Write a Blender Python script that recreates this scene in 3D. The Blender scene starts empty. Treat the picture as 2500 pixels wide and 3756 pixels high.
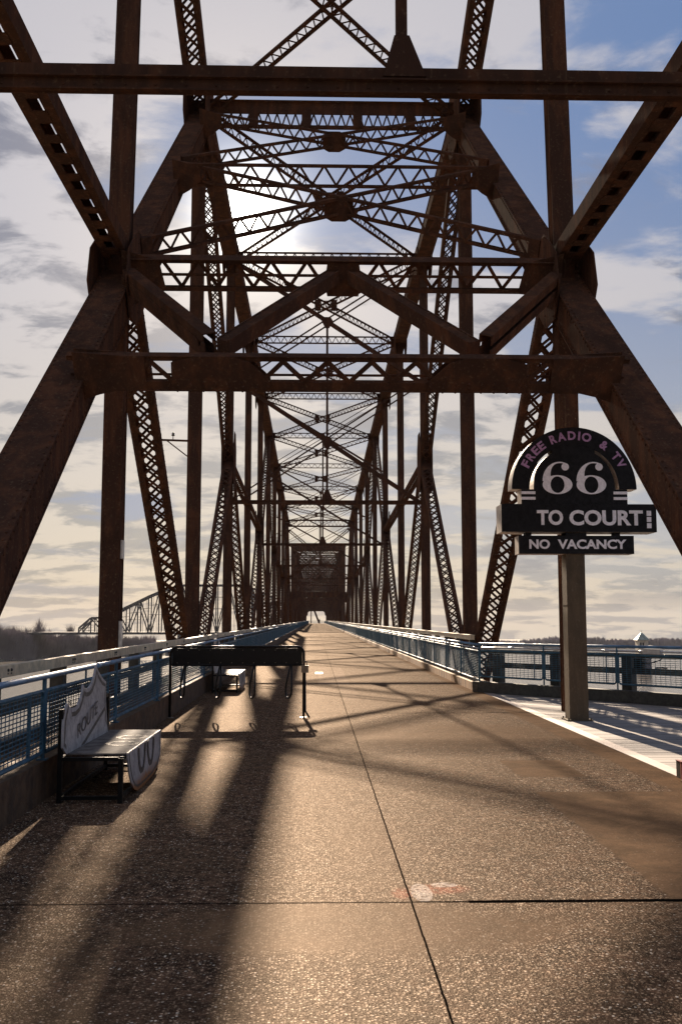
import bpy, math, random
from mathutils import Vector, Matrix
R = math.radians
random.seed(7)
sc = bpy.context.scene
col = sc.collection

# ------------------------------------------------------------------ camera
cam = bpy.data.cameras.new('camera'); camo = bpy.data.objects.new('camera', cam); col.objects.link(camo)
cam.sensor_fit = 'VERTICAL'; cam.sensor_height = 37.56; cam.sensor_width = 25.0; cam.lens = 36.46
cam.clip_start = 0.1; cam.clip_end = 30000
camo.location = (0, 0, 1.75)
camo.rotation_euler = (R(90 + 6.168), 0, R(-1.484))
sc.camera = camo
sc.view_settings.view_transform = 'Standard'; sc.view_settings.look = 'None'
sc.view_settings.exposure = 1.85; sc.view_settings.gamma = 1
# ------------------------------------------------------------------ sun + sky
SUN = Vector((-0.068, 0.920, 0.387)).normalized()
sl = bpy.data.lights.new('sun', 'SUN'); so = bpy.data.objects.new('sun', sl); col.objects.link(so)
sl.energy = 5.0; sl.angle = R(0.5); sl.color = (1.0, 0.80, 0.60)
so.rotation_euler = (-SUN).to_track_quat('-Z', 'Y').to_euler()

class NT:
    """small helper to write node trees"""
    def __init__(s, nt): s.nt = nt; s.n = nt.nodes; s.l = nt.links
    def node(s, t, **kw):
        o = s.n.new(t)
        for k, v in kw.items(): setattr(o, k, v)
        return o
    def put(s, sock, v):
        if v is None: return
        if hasattr(v, 'is_linked') or isinstance(v, bpy.types.NodeSocket): s.l.new(v, sock)
        else: sock.default_value = v
    def m(s, op, a, b=None, c=None, clamp=False):
        o = s.node('ShaderNodeMath', operation=op, use_clamp=clamp)
        s.put(o.inputs[0], a); s.put(o.inputs[1], b); s.put(o.inputs[2], c)
        return o.outputs[0]
    def vm(s, op, a, b=None, out=0):
        o = s.node('ShaderNodeVectorMath', operation=op)
        s.put(o.inputs[0], a); s.put(o.inputs[1], b)
        return o.outputs[out]
    def mix(s, f, a, b, blend='MIX'):
        o = s.node('ShaderNodeMix', data_type='RGBA', blend_type=blend)
        s.put(o.inputs[0], f); s.put(o.inputs[6], a); s.put(o.inputs[7], b)
        return o.outputs[2]
    def noise(s, vec, scale, detail=4, rough=0.5, dist=0.0, out=0):
        o = s.node('ShaderNodeTexNoise'); s.put(o.inputs['Vector'], vec)
        o.inputs['Scale'].default_value = scale; o.inputs['Detail'].default_value = detail
        o.inputs['Roughness'].default_value = rough; o.inputs['Distortion'].default_value = dist
        return o.outputs[out]
    def vor(s, vec, scale, out='Distance', feature='F1'):
        o = s.node('ShaderNodeTexVoronoi', feature=feature); s.put(o.inputs['Vector'], vec)
        o.inputs['Scale'].default_value = scale
        return o.outputs[out]
    def mr(s, v, a, b, c=0.0, d=1.0, smooth=True):
        o = s.node('ShaderNodeMapRange'); o.interpolation_type = 'SMOOTHSTEP' if smooth else 'LINEAR'
        s.put(o.inputs[0], v)
        for i, x in enumerate((a, b, c, d)): o.inputs[1 + i].default_value = x
        return o.outputs[0]
    def sep(s, v):
        o = s.node('ShaderNodeSeparateXYZ'); s.put(o.inputs[0], v); return o.outputs
    def comb(s, x, y, z):
        o = s.node('ShaderNodeCombineXYZ'); s.put(o.inputs[0], x); s.put(o.inputs[1], y); s.put(o.inputs[2], z); return o.outputs[0]
    def map(s, v, scale=(1, 1, 1), rot=(0, 0, 0), loc=(0, 0, 0)):
        o = s.node('ShaderNodeMapping'); s.put(o.inputs[0], v)
        o.inputs[1].default_value = loc; o.inputs[2].default_value = rot; o.inputs[3].default_value = scale
        return o.outputs[0]

world = bpy.data.worlds.new('World'); sc.world = world; world.use_nodes = True
w = NT(world.node_tree); w.n.clear()
wo = w.node('ShaderNodeOutputWorld')
tc = w.node('ShaderNodeTexCoord').outputs['Generated']
sky = w.node('ShaderNodeTexSky', sky_type='NISHITA', sun_disc=False)
sky.sun_elevation = R(22.75); sky.sun_rotation = R(-4.2); sky.altitude = 150; sky.dust_density = 1.5; sky.air_density = 1.0
bg0 = w.node('ShaderNodeBackground'); w.l.new(sky.outputs[0], bg0.inputs[0]); bg0.inputs[1].default_value = 0.05
d = w.vm('NORMALIZE', tc); x, y, z = w.sep(d)
zz = w.m('ADD', z, w.m('MULTIPLY', y, 0.0159))
zc = w.m('MAXIMUM', zz, 0.0)
den = w.m('ADD', zc, 0.20)
pv = w.comb(w.m('DIVIDE', x, den), w.m('DIVIDE', y, den), 0.0)
rot = w.map(pv, scale=(0.62, 1.15, 1), rot=(0, 0, R(-32)))
n1 = w.noise(rot, 2.7, 10, 0.58, 0.3)
n2 = w.noise(w.map(pv, scale=(1, 1, 1), loc=(3.1, 7.7, 0)), 0.9, 3, 0.5, 0.2)
n3 = w.noise(w.map(pv, scale=(1, 1.5, 1), loc=(9.1, 1.7, 2), rot=(0, 0, R(-25))), 4.6, 9, 0.60, 0.35)
dotp = w.vm('DOT_PRODUCT', d, tuple(SUN), out=1)
ang = w.m('ARCCOSINE', w.m('MINIMUM', dotp, 0.999999))          # radians from the sun
# more open blue to the right of the sun, closed cover to the left and low down
azr = w.m('ADD', w.m('MULTIPLY', x, 0.62), w.m('MULTIPLY', w.mr(zz, 0.1, 0.75), 0.16))
cov = w.m('ADD', w.m('ADD', n1, w.m('MULTIPLY', w.m('SUBTRACT', n2, 0.5), 0.5)), w.m('MULTIPLY', w.m('SUBTRACT', 0.20, azr), 0.34))
mask = w.mr(cov, 0.44, 0.57)
low = w.mr(zz, 0.01, 0.13, 1.0, 0.0)
mask = w.m('MAXIMUM', mask, w.m('MULTIPLY', low, 0.92))
shade = w.mr(w.m('ADD', w.m('MULTIPLY', n3, 0.6), w.m('MULTIPLY', n1, 0.4)), 0.45, 0.54)
litc = w.mix(w.mr(zz, 0.03, 0.42), (0.60, 0.53, 0.45, 1), (0.535, 0.52, 0.56, 1))
drkc = w.mix(w.mr(zz, 0.03, 0.45), (0.31, 0.305, 0.31, 1), (0.185, 0.20, 0.27, 1))
cloud = w.mix(shade, drkc, litc)
blue = w.mix(w.mr(zz, 0.0, 0.5), (0.42, 0.42, 0.44, 1), (0.135, 0.225, 0.43, 1))
blue = w.mix(w.mr(x, -0.35, 0.15), (0.20, 0.255, 0.39, 1), blue)
sun_near = w.mr(ang, 0.0, 0.36, 1.0, 0.0)
cloudb = w.mix(w.m('MULTIPLY', w.m('POWER', sun_near, 3.0), 0.36), cloud, (1.0, 0.88, 0.74, 1))
full = w.mix(mask, blue, cloudb)
pf = w.noise(w.comb(w.m('MULTIPLY', x, 7.5), 3.3, w.m('MULTIPLY', zz, 24.0)), 1.0, 7, 0.55, 0.4)
puff = w.m('MULTIPLY', w.mr(pf, 0.56, 0.64), w.m('MULTIPLY', w.mr(zz, 0.015, 0.05), w.mr(zz, 0.13, 0.24, 1.0, 0.0)))
full = w.mix(w.m('MULTIPLY', puff, 0.8), full, (0.235, 0.245, 0.29, 1))
core = w.mr(ang, R(0.75), R(1.05), 1.0, 0.0)
aur = w.m('MULTIPLY', w.m('EXPONENT', w.m('MULTIPLY', ang, -1.0 / R(0.7))), 26.0)
halo = w.m('MULTIPLY', w.m('POWER', w.mr(ang, 0.0, R(8), 1.0, 0.0), 2.0), 0.3)
glow = w.m('ADD', w.m('ADD', w.m('MULTIPLY', core, 14.0), aur), halo)
gcol = w.vm('SCALE', (1.0, 0.95, 0.85)); w.put(gcol.node.inputs['Scale'], glow)
full = w.vm('ADD', full, gcol)
bg1 = w.node('ShaderNodeBackground'); w.l.new(full, bg1.inputs[0]); bg1.inputs[1].default_value = 0.275
mx = w.node('ShaderNodeMixShader'); mx.inputs[0].default_value = 0.96
w.l.new(bg0.outputs[0], mx.inputs[1]); w.l.new(bg1.outputs[0], mx.inputs[2]); w.l.new(mx.outputs[0], wo.inputs[0])

# ------------------------------------------------------------------ materials
def mat(name):
    m = bpy.data.materials.new(name); m.use_nodes = True
    t = NT(m.node_tree); b = t.n['Principled BSDF']
    return m, t, b
def simple(name, c, rough=0.6, metal=0.0, var=0.25, nscale=6.0, bump=0.0, spec=0.5):
    m, t, b = mat(name)
    p = t.node('ShaderNodeNewGeometry').outputs['Position']
    n = t.noise(p, nscale, 6, 0.6)
    c1 = tuple(v * (1 - var) for v in c) + (1,); c2 = tuple(min(1, v * (1 + var)) for v in c) + (1,)
    t.put(b.inputs['Base Color'], t.mix(t.mr(n, 0.3, 0.7), c1, c2))
    t.put(b.inputs['Roughness'], t.mr(t.noise(p, nscale * 2.3, 4), 0.3, 0.7, max(0, rough - 0.1), min(1, rough + 0.12)))
    b.inputs['Metallic'].default_value = metal; b.inputs['Specular IOR Level'].default_value = spec
    if bump:
        bn = t.node('ShaderNodeBump'); bn.inputs['Strength'].default_value = bump; bn.inputs['Distance'].default_value = 0.01
        t.put(bn.inputs['Height'], t.noise(p, nscale * 8, 5)); t.l.new(bn.outputs[0], b.inputs['Normal'])
    return m

def steel_mat(name, base, rust, light):
    m, t, b = mat(name)
    p = t.node('ShaderNodeNewGeometry').outputs['Position']
    st = t.map(p, scale=(1.0, 1.0, 0.22))
    n = t.noise(st, 3.2, 8, 0.68, 0.5); n2 = t.noise(p, 22, 5, 0.6); n3 = t.noise(p, 0.9, 5, 0.6, 1.0)
    c = t.mix(t.mr(n, 0.42, 0.66), base + (1,), rust + (1,))
    c = t.mix(t.m('MULTIPLY', t.mr(n2, 0.55, 0.72), 0.5), c, light + (1,))
    c = t.mix(t.m('MULTIPLY', t.mr(n3, 0.52, 0.7), 0.45), c, tuple(v * 0.55 for v in base) + (1,))
    st2 = t.noise(t.map(p, scale=(2.2, 2.2, 0.12)), 4.0, 6, 0.7, 0.3)
    c = t.mix(t.m('MULTIPLY', t.mr(st2, 0.60, 0.74), 0.55), c, light + (1,))
    t.put(b.inputs['Base Color'], c)
    t.put(b.inputs['Roughness'], t.mr(n2, 0.3, 0.7, 0.6, 0.85))
    b.inputs['Specular IOR Level'].default_value = 0.07
    bn = t.node('ShaderNodeBump'); bn.inputs['Strength'].default_value = 0.35; bn.inputs['Distance'].default_value = 0.012
    t.put(bn.inputs['Height'], n2); t.l.new(bn.outputs[0], b.inputs['Normal'])
    return m
def matte(m, g=0.05, rough=0.5):
    """swap the principled shader for plain rough paint with a little gloss"""
    t = NT(m.node_tree); b = t.n['Principled BSDF']; o = t.n['Material Output']
    d_ = t.node('ShaderNodeBsdfDiffuse'); d_.inputs['Roughness'].default_value = 1.0
    g_ = t.node('ShaderNodeBsdfGlossy'); g_.inputs['Roughness'].default_value = rough
    x_ = t.node('ShaderNodeMixShader'); x_.inputs[0].default_value = g
    if b.inputs['Base Color'].is_linked:
        c_ = b.inputs['Base Color'].links[0].from_socket; t.l.new(c_, d_.inputs['Color'])
    if b.inputs['Normal'].is_linked:
        n_ = b.inputs['Normal'].links[0].from_socket; t.l.new(n_, d_.inputs['Normal']); t.l.new(n_, g_.inputs['Normal'])
    t.l.new(d_.outputs[0], x_.inputs[1]); t.l.new(g_.outputs[0], x_.inputs[2]); t.l.new(x_.outputs[0], o.inputs['Surface'])
    return m
STEEL = steel_mat('weathered steel', (0.066, 0.037, 0.027), (0.125, 0.058, 0.034), (0.20, 0.135, 0.085))
matte(STEEL, 0.0025, 0.6)
STEELP = steel_mat('sign post steel', (0.095, 0.075, 0.052), (0.13, 0.10, 0.065), (0.17, 0.14, 0.10))
BLUE = simple('blue paint', (0.024, 0.090, 0.145), 0.6, 0, 0.3, 5)
BLUEL = simple('blue pipe with sky sheen', (0.09, 0.18, 0.30), 0.5, 0, 0.3, 3, 0, 0.25)  # lighter than the fence blue; the sky's reflection is put into the colour
BEAM = simple('tan guard beam', (0.56, 0.45, 0.30), 0.6, 0, 0.25, 7, 0.3)
POST = simple('dark rail post', (0.040, 0.040, 0.034), 0.7, 0, 0.4, 9, 0.3)
GALV = simple('galvanised conduit', (0.50, 0.50, 0.50), 0.38, 0.5, 0.15, 9)
BLACK = simple('black paint', (0.005, 0.005, 0.005), 0.4, 0, 0.4, 10, 0, 0.25)
SIGNK = simple('sign black face', (0.009, 0.009, 0.010), 0.6, 0, 0.5, 14, 0, 0.2)
SIGNSIDE = simple('sign pale side', (0.42, 0.36, 0.31), 0.55, 0, 0.25, 9)
WHITE = simple('sign white lettering', (0.86, 0.84, 0.86), 0.55, 0, 0.12, 18)
PURP = simple('sign mauve lettering', (0.42, 0.24, 0.42), 0.55, 0, 0.2, 18)
RUSTW = simple('bench dark marking', (0.05, 0.045, 0.045), 0.5, 0, 0.4, 12)
GLASS = simple('insulator glaze', (0.05, 0.045, 0.04), 0.2, 0, 0.3, 12)
CLOTH = simple('dark clothing', (0.02, 0.02, 0.025), 0.9, 0, 0.3, 9)
SKIN = simple('skin', (0.35, 0.20, 0.14), 0.6, 0, 0.1, 9)
STONE = simple('tower stone', (0.42, 0.38, 0.32), 0.85, 0, 0.25, 0.7, 0.2)
STONED = simple('tower dark base', (0.10, 0.095, 0.11), 0.9, 0, 0.25, 0.7)
ROOF = simple('tower green roof', (0.25, 0.30, 0.26), 0.6, 0, 0.25, 0.9)
DARK = simple('dark opening', (0.012, 0.012, 0.014), 0.8, 0, 0.2, 3)
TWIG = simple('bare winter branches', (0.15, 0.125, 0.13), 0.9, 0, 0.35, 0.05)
TWIGF = simple('far wood hazed in colour', (0.20, 0.18, 0.20), 0.95, 0, 0.3, 0.03)  # paler far copy of the branches, distance haze put into its colour
BRIDGE2 = simple('distant bridge steel', (0.045, 0.042, 0.044), 0.8, 0, 0.2, 0.1)
BRASS = simple('rack lock metal', (0.20, 0.17, 0.13), 0.4, 0.6, 0.2, 12)

def white_panel():
    m, t, b = mat('worn bench enamel')
    p = t.node('ShaderNodeNewGeometry').outputs['Position']; z = t.sep(p)[2]
    n = t.noise(p, 9, 8, 0.65, 0.6); nf = t.noise(p, 60, 4, 0.6)
    c = t.mix(t.mr(n, 0.35, 0.7), (0.42, 0.41, 0.41, 1), (0.24, 0.23, 0.23, 1))
    c = t.mix(t.m('MULTIPLY', t.mr(nf, 0.56, 0.7), 0.5), c, (0.16, 0.15, 0.15, 1))
    rz = t.m('ADD', z, t.m('MULTIPLY', t.m('SUBTRACT', n, 0.5), 0.35))
    c = t.mix(t.mr(rz, 0.05, 0.17, 1.0, 0.0), c, (0.27, 0.105, 0.03, 1))     # rusted lower tip
    t.put(b.inputs['Base Color'], c); t.put(b.inputs['Roughness'], t.mr(n, 0.3, 0.7, 0.4, 0.6)); b.inputs['Specular IOR Level'].default_value = 0.25
    return m
ENAMEL = white_panel()

def box_mask(t, x, y, x0, x1, y0, y1, e=0.02):
    a = t.m('MULTIPLY', t.mr(x, x0 - e, x0 + e), t.mr(x, x1 - e, x1 + e, 1, 0))
    c = t.m('MULTIPLY', t.mr(y, y0 - e, y0 + e), t.mr(y, y1 - e, y1 + e, 1, 0))
    return t.m('MULTIPLY', a, c)
def ell(t, x, y, cx, cy, rx, ry, wob, e=0.25):
    dx = t.m('DIVIDE', t.m('SUBTRACT', x, cx), rx); dy = t.m('DIVIDE', t.m('SUBTRACT', y, cy), ry)
    r = t.m('ADD', t.m('SQRT', t.m('ADD', t.m('MULTIPLY', dx, dx), t.m('MULTIPLY', dy, dy))), wob)
    return t.mr(r, 1 - e, 1 + e, 1, 0)

def deck_mat():
    m, t, b = mat('exposed aggregate concrete')
    p = t.node('ShaderNodeNewGeometry').outputs['Position']; x, y, z = t.sep(p)
    big = t.noise(p, 0.55, 6, 0.6, 0.6); med = t.noise(p, 3.5, 7, 0.65); fine = t.noise(p, 140, 4, 0.7)
    wob = t.m('MULTIPLY', t.m('SUBTRACT', t.noise(p, 2.3, 6, 0.65), 0.5), 0.9)
    xw = t.m('ADD', x, t.m('MULTIPLY', wob, 0.10)); yw = t.m('ADD', y, t.m('MULTIPLY', wob, 0.12))
    pj = t.vm('ADD', p, t.vm('SCALE', t.noise(p, 40, 3, 0.6, out=1)));
    pj.node.inputs[1].links[0].from_node.inputs['Scale'].default_value = 0.012
    vo = t.node('ShaderNodeTexVoronoi'); t.put(vo.inputs['Vector'], pj); vo.inputs['Scale'].default_value = 60
    vo2 = t.node('ShaderNodeTexVoronoi'); t.put(vo2.inputs['Vector'], pj); vo2.inputs['Scale'].default_value = 125
    h1 = t.sep(vo.outputs['Color'])[0]; h2 = t.sep(vo.outputs['Color'])[1]; h3 = t.sep(vo2.outputs['Color'])[0]
    edge = t.mr(vo.outputs['Distance'], 0.25, 0.55, 1.0, 0.0)
    edge2 = t.mr(vo2.outputs['Distance'], 0.22, 0.5, 1.0, 0.0)
    stone = t.m('MULTIPLY', edge, t.mr(h1, 0.50, 0.56)); stone2 = t.m('MULTIPLY', edge2, t.mr(h3, 0.62, 0.68))
    pal = t.mix(t.mr(h2, 0.2, 0.85), (0.12, 0.068, 0.036, 1), (0.38, 0.26, 0.16, 1))
    pal = t.mix(t.mr(h2, 0.86, 0.9), pal, (0.55, 0.47, 0.36, 1))
    mortar = t.mix(t.mr(med, 0.35, 0.68), (0.027, 0.014, 0.008, 1), (0.082, 0.043, 0.024, 1))
    c = t.mix(stone, mortar, pal); c = t.mix(t.m('MULTIPLY', stone2, 0.8), c, (0.21, 0.135, 0.08, 1))
    c = t.mix(t.m('MULTIPLY', t.mr(big, 0.45, 0.65), 0.45), c, (0.085, 0.050, 0.026, 1))
    c = t.mix(t.m('MULTIPLY', t.mr(t.noise(p, 0.9, 7, 0.7, 1.2), 0.5, 0.72), 0.5), c, (0.022, 0.014, 0.009, 1))
    gr = t.m('ADD', t.m('MULTIPLY', t.noise(p, 14, 4, 0.75), 0.55), t.m('MULTIPLY', t.noise(p, 38, 3, 0.7), 0.45))
    gv = t.mr(gr, 0.37, 0.63, 0.38, 1.65)
    sc_ = t.vm('SCALE', c); t.put(sc_.node.inputs['Scale'], gv); c = sc_
    # smooth repair patches and strips
    tan = t.mix(t.mr(med, 0.3, 0.7), (0.200, 0.112, 0.056, 1), (0.125, 0.068, 0.034, 1))
    tan = t.mix(t.m('MULTIPLY', t.mr(t.noise(p, 2.6, 8, 0.75, 1.0), 0.45, 0.62), 0.6), tan, (0.060, 0.035, 0.017, 1))
    tan = t.mix(t.m('MULTIPLY', t.mr(t.noise(p, 30, 6, 0.75), 0.5, 0.62), 0.55), tan, (0.070, 0.040, 0.018, 1))
    tan = t.mix(t.m('MULTIPLY', t.mr(fine, 0.52, 0.66), 0.35), tan, (0.30, 0.21, 0.13, 1))
    pm = box_mask(t, xw, yw, 2.25, 9, 6.2, 10.33, 0.03)
    pm = t.m('MAXIMUM', pm, box_mask(t, xw, yw, 2.30, 3.05, 11.30, 12.62, 0.015))
    pm = t.m('MAXIMUM', pm, t.mr(xw, 3.62, 3.72))
    pm = t.m('MAXIMUM', pm, t.m('MULTIPLY', ell(t, x, y, 0.25, 5.9, 1.2, 0.5, wob, 0.3), 0.75))
    pm = t.m('MAXIMUM', pm, t.m('MULTIPLY', ell(t, x, y, 2.0, 15.5, 1.6, 1.6, wob, 0.4), 0.6))
    pm = t.m('MAXIMUM', pm, t.m('MULTIPLY', ell(t, x, y, 0.4, 7.9, 0.25, 1.4, wob, 0.4), 0.35))
    pm = t.m('MAXIMUM', pm, t.m('MULTIPLY', ell(t, x, y, -1.9, 3.9, 1.3, 1.4, wob, 0.5), 0.4))
    c = t.mix(t.m('MULTIPLY', pm, t.mr(t.noise(p, 1.7, 8, 0.7, 0.8), 0.3, 0.6, 0.62, 0.95)), c, tan)
    pale = t.m('MAXIMUM', box_mask(t, xw, yw, 0.1, 0.95, 27.0, 37.0, 0.05), box_mask(t, xw, yw, 0.62, 1.0, 22, 26, 0.05))
    c = t.mix(t.m('MULTIPLY', pale, 0.4), c, (0.22, 0.15, 0.10, 1))
    # worn paint by the joint: white and red
    brk = t.mr(t.noise(p, 26, 6, 0.7), 0.38, 0.52)
    wp = t.m('MAXIMUM', ell(t, x, y, 0.69, 6.62, 0.065, 0.20, t.m('MULTIPLY', wob, 0.8), 0.06), ell(t, x, y, 0.86, 6.80, 0.085, 0.06, t.m('MULTIPLY', wob, 0.8), 0.06))
    rp = t.m('MAXIMUM', ell(t, x, y, 0.82, 6.70, 0.17, 0.11, wob, 0.4), ell(t, x, y, 0.56, 6.60, 0.06, 0.12, wob, 0.4))
    c = t.mix(t.m('MULTIPLY', t.m('MULTIPLY', rp, brk), 0.6), c, (0.40, 0.08, 0.04, 1)); c = t.mix(t.m('MULTIPLY', t.m('MULTIPLY', wp, brk), 0.85), c, (0.55, 0.47, 0.38, 1))
    # joints: long one at x = 0.6, transverse ones
    jx = t.m('ABSOLUTE', t.m('SUBTRACT', t.m('ADD', x, t.m('MULTIPLY', t.m('SUBTRACT', t.noise(p, 9, 3), 0.5), 0.012)), 0.605))
    jl = t.mr(jx, 0.003, 0.009, 1, 0)
    yy = t.m('ADD', y, t.m('MULTIPLY', t.m('SUBTRACT', t.noise(p, 5, 4), 0.5), 0.035))
    jm = t.m('ABSOLUTE', t.m('SUBTRACT', t.m('FLOORED_MODULO', t.m('SUBTRACT', yy, 0.125), 12.55), 6.275))
    jt = t.m('MAXIMUM', t.mr(jm, 0.008, 0.022, 1, 0), t.m('MULTIPLY', t.mr(jm, 0.026, 0.036, 1, 0), t.mr(x, 0.93, 0.97)))
    jt = t.m('MULTIPLY', jt, t.mr(x, 0.55, 0.9, 0.75, 1.0))
    jj = t.m('MAXIMUM', jl, jt)
    # old saw cut beside the long joint, hair cracks
    sc1 = t.m('MULTIPLY', t.mr(t.m('ABSOLUTE', t.m('SUBTRACT', xw, 0.40)), 0.004, 0.010, 1, 0), t.mr(y, 6.4, 11, 0.2, 0))
    crk = t.mr(t.vor(t.vm('ADD', p, t.vm('SCALE', t.noise(p, 2.5, 5, out=1))), 0.55, 'Distance', 'DISTANCE_TO_EDGE'), 0.0, 0.006, 0.22, 0)
    dk = jj
    sc2 = t.vm('SCALE', c); sc2.node.inputs['Scale'].default_value = 1.38; c = sc2
    c = t.mix(dk, c, (0.006, 0.005, 0.004, 1))
    t.put(b.inputs['Base Color'], c)
    rr = t.m('ADD', 0.74, t.m('MULTIPLY', fine, 0.22)); rr = t.m('SUBTRACT', rr, t.m('MULTIPLY', stone, 0.22))
    t.put(b.inputs['Roughness'], t.m('ADD', t.m('ADD', rr, t.m('MULTIPLY', pm, 0.08)), dk))
    b.inputs['Specular IOR Level'].default_value = 0.05
    hgt = t.m('ADD', t.m('MULTIPLY', t.m('ADD', t.m('MULTIPLY', edge, 0.6), t.m('MULTIPLY', edge2, 0.35)), t.m('SUBTRACT', 1.0, pm)), t.m('MULTIPLY', fine, 0.35))
    hgt = t.m('SUBTRACT', hgt, t.m('MULTIPLY', dk, 0.2))
    bn = t.node('ShaderNodeBump'); bn.inputs['Strength'].default_value = 0.55; bn.inputs['Distance'].default_value = 0.004
    t.put(bn.inputs['Height'], hgt)
    bn2 = t.node('ShaderNodeBump'); bn2.inputs['Strength'].default_value = 0.25; bn2.inputs['Distance'].default_value = 0.02
    t.put(bn2.inputs['Height'], med); t.l.new(bn2.outputs[0], bn.inputs['Normal']); t.l.new(bn.outputs[0], b.inputs['Normal'])
    # rough diffuse with a faint warm gloss, stronger on the exposed stones
    o_ = t.n['Material Output']; df = t.node('ShaderNodeBsdfDiffuse'); df.inputs['Roughness'].default_value = 0.9
    gl = t.node('ShaderNodeBsdfGlossy'); gl.inputs['Roughness'].default_value = 0.56; gl.inputs['Color'].default_value = (1, 0.86, 0.73, 1)
    g_ = t.m('ADD', 0.0155, t.m('MULTIPLY', t.m('MAXIMUM', stone, stone2), t.m('MULTIPLY', t.m('SUBTRACT', 1.0, pm), 0.036)))
    g_ = t.m('MULTIPLY', g_, t.m('SUBTRACT', 1.0, dk))
    t.put(df.inputs['Color'], c); t.l.new(bn.outputs[0], df.inputs['Normal']); t.l.new(bn.outputs[0], gl.inputs['Normal'])
    mxs = t.node('ShaderNodeMixShader'); t.put(mxs.inputs[0], g_); t.l.new(df.outputs[0], mxs.inputs[1]); t.l.new(gl.outputs[0], mxs.inputs[2]); t.l.new(mxs.outputs[0], o_.inputs['Surface'])
    return m
DECK = deck_mat()

def kerb_mat():
    m, t, b = mat('stained concrete kerb')
    p = t.node('ShaderNodeNewGeometry').outputs['Position']; x, y, z = t.sep(p)
    n = t.noise(t.map(p, scale=(1, 1, 0.3)), 3, 8, 0.7, 0.5); n2 = t.noise(p, 30, 4, 0.6)
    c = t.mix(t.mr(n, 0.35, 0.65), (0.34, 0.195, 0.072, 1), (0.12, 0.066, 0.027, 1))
    c = t.mix(t.m('MULTIPLY', t.mr(n2, 0.5, 0.7), 0.4), c, (0.32, 0.24, 0.15, 1))
    jm = t.m('ABSOLUTE', t.m('SUBTRACT', t.m('FLOORED_MODULO', y, 1.8), 0.9))
    c = t.mix(t.mr(jm, 0.01, 0.05, 0.85, 0), c, (0.02, 0.014, 0.01, 1))
    t.put(b.inputs['Base Color'], c); b.inputs['Roughness'].default_value = 0.85
    bn = t.node('ShaderNodeBump'); bn.inputs['Strength'].default_value = 0.5; bn.inputs['Distance'].default_value = 0.01
    t.put(bn.inputs['Height'], n2); t.l.new(bn.outputs[0], b.inputs['Normal'])
    return m
KERB = kerb_mat()
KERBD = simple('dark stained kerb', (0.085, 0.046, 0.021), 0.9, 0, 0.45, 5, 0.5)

def plank_mat():
    m, t, b = mat('weathered grey planks')
    p = t.node('ShaderNodeNewGeometry').outputs['Position']; x, y, z = t.sep(p)
    row = t.m('FLOOR', t.m('DIVIDE', y, 0.148))
    wn = t.node('ShaderNodeTexWhiteNoise', noise_dimensions='1D'); t.put(wn.inputs['W'], row)
    g = t.noise(t.map(p, scale=(0.7, 16, 1)), 6, 6, 0.65)
    c = t.mix(wn.outputs['Value'], (0.20, 0.185, 0.175, 1), (0.28, 0.26, 0.245, 1))
    c = t.mix(t.m('MULTIPLY', t.mr(g, 0.45, 0.7), 0.55), c, (0.13, 0.115, 0.105, 1))
    t.put(b.inputs['Base Color'], c); b.inputs['Roughness'].default_value = 0.8; b.inputs['Specular IOR Level'].default_value = 0.2
    return m
PLANK = plank_mat()

def water_mat():
    m, t, b = mat('river water')
    p = t.node('ShaderNodeNewGeometry').outputs['Position']
    b.inputs['Base Color'].default_value = (0.10, 0.09, 0.075, 1)
    b.inputs['Specular IOR Level'].default_value = 0.4; b.inputs['Roughness'].default_value = 0.12; b.inputs['IOR'].default_value = 1.33
    n = t.noise(t.map(p, scale=(1, 0.7, 1)), 0.55, 7, 0.65, 0.8); nb = t.noise(t.map(p, scale=(0.3, 1, 1)), 0.02, 4, 0.5)
    bn = t.node('ShaderNodeBump'); bn.inputs['Strength'].default_value = 0.22; bn.inputs['Distance'].default_value = 1.0
    t.put(bn.inputs['Height'], t.m('ADD', n, t.m('MULTIPLY', nb, 0.4))); t.l.new(bn.outputs[0], b.inputs['Normal'])
    return m
WATER = water_mat()
LAND = simple('far river bank', (0.10, 0.085, 0.06), 0.95, 0, 0.3, 0.02)

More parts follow.
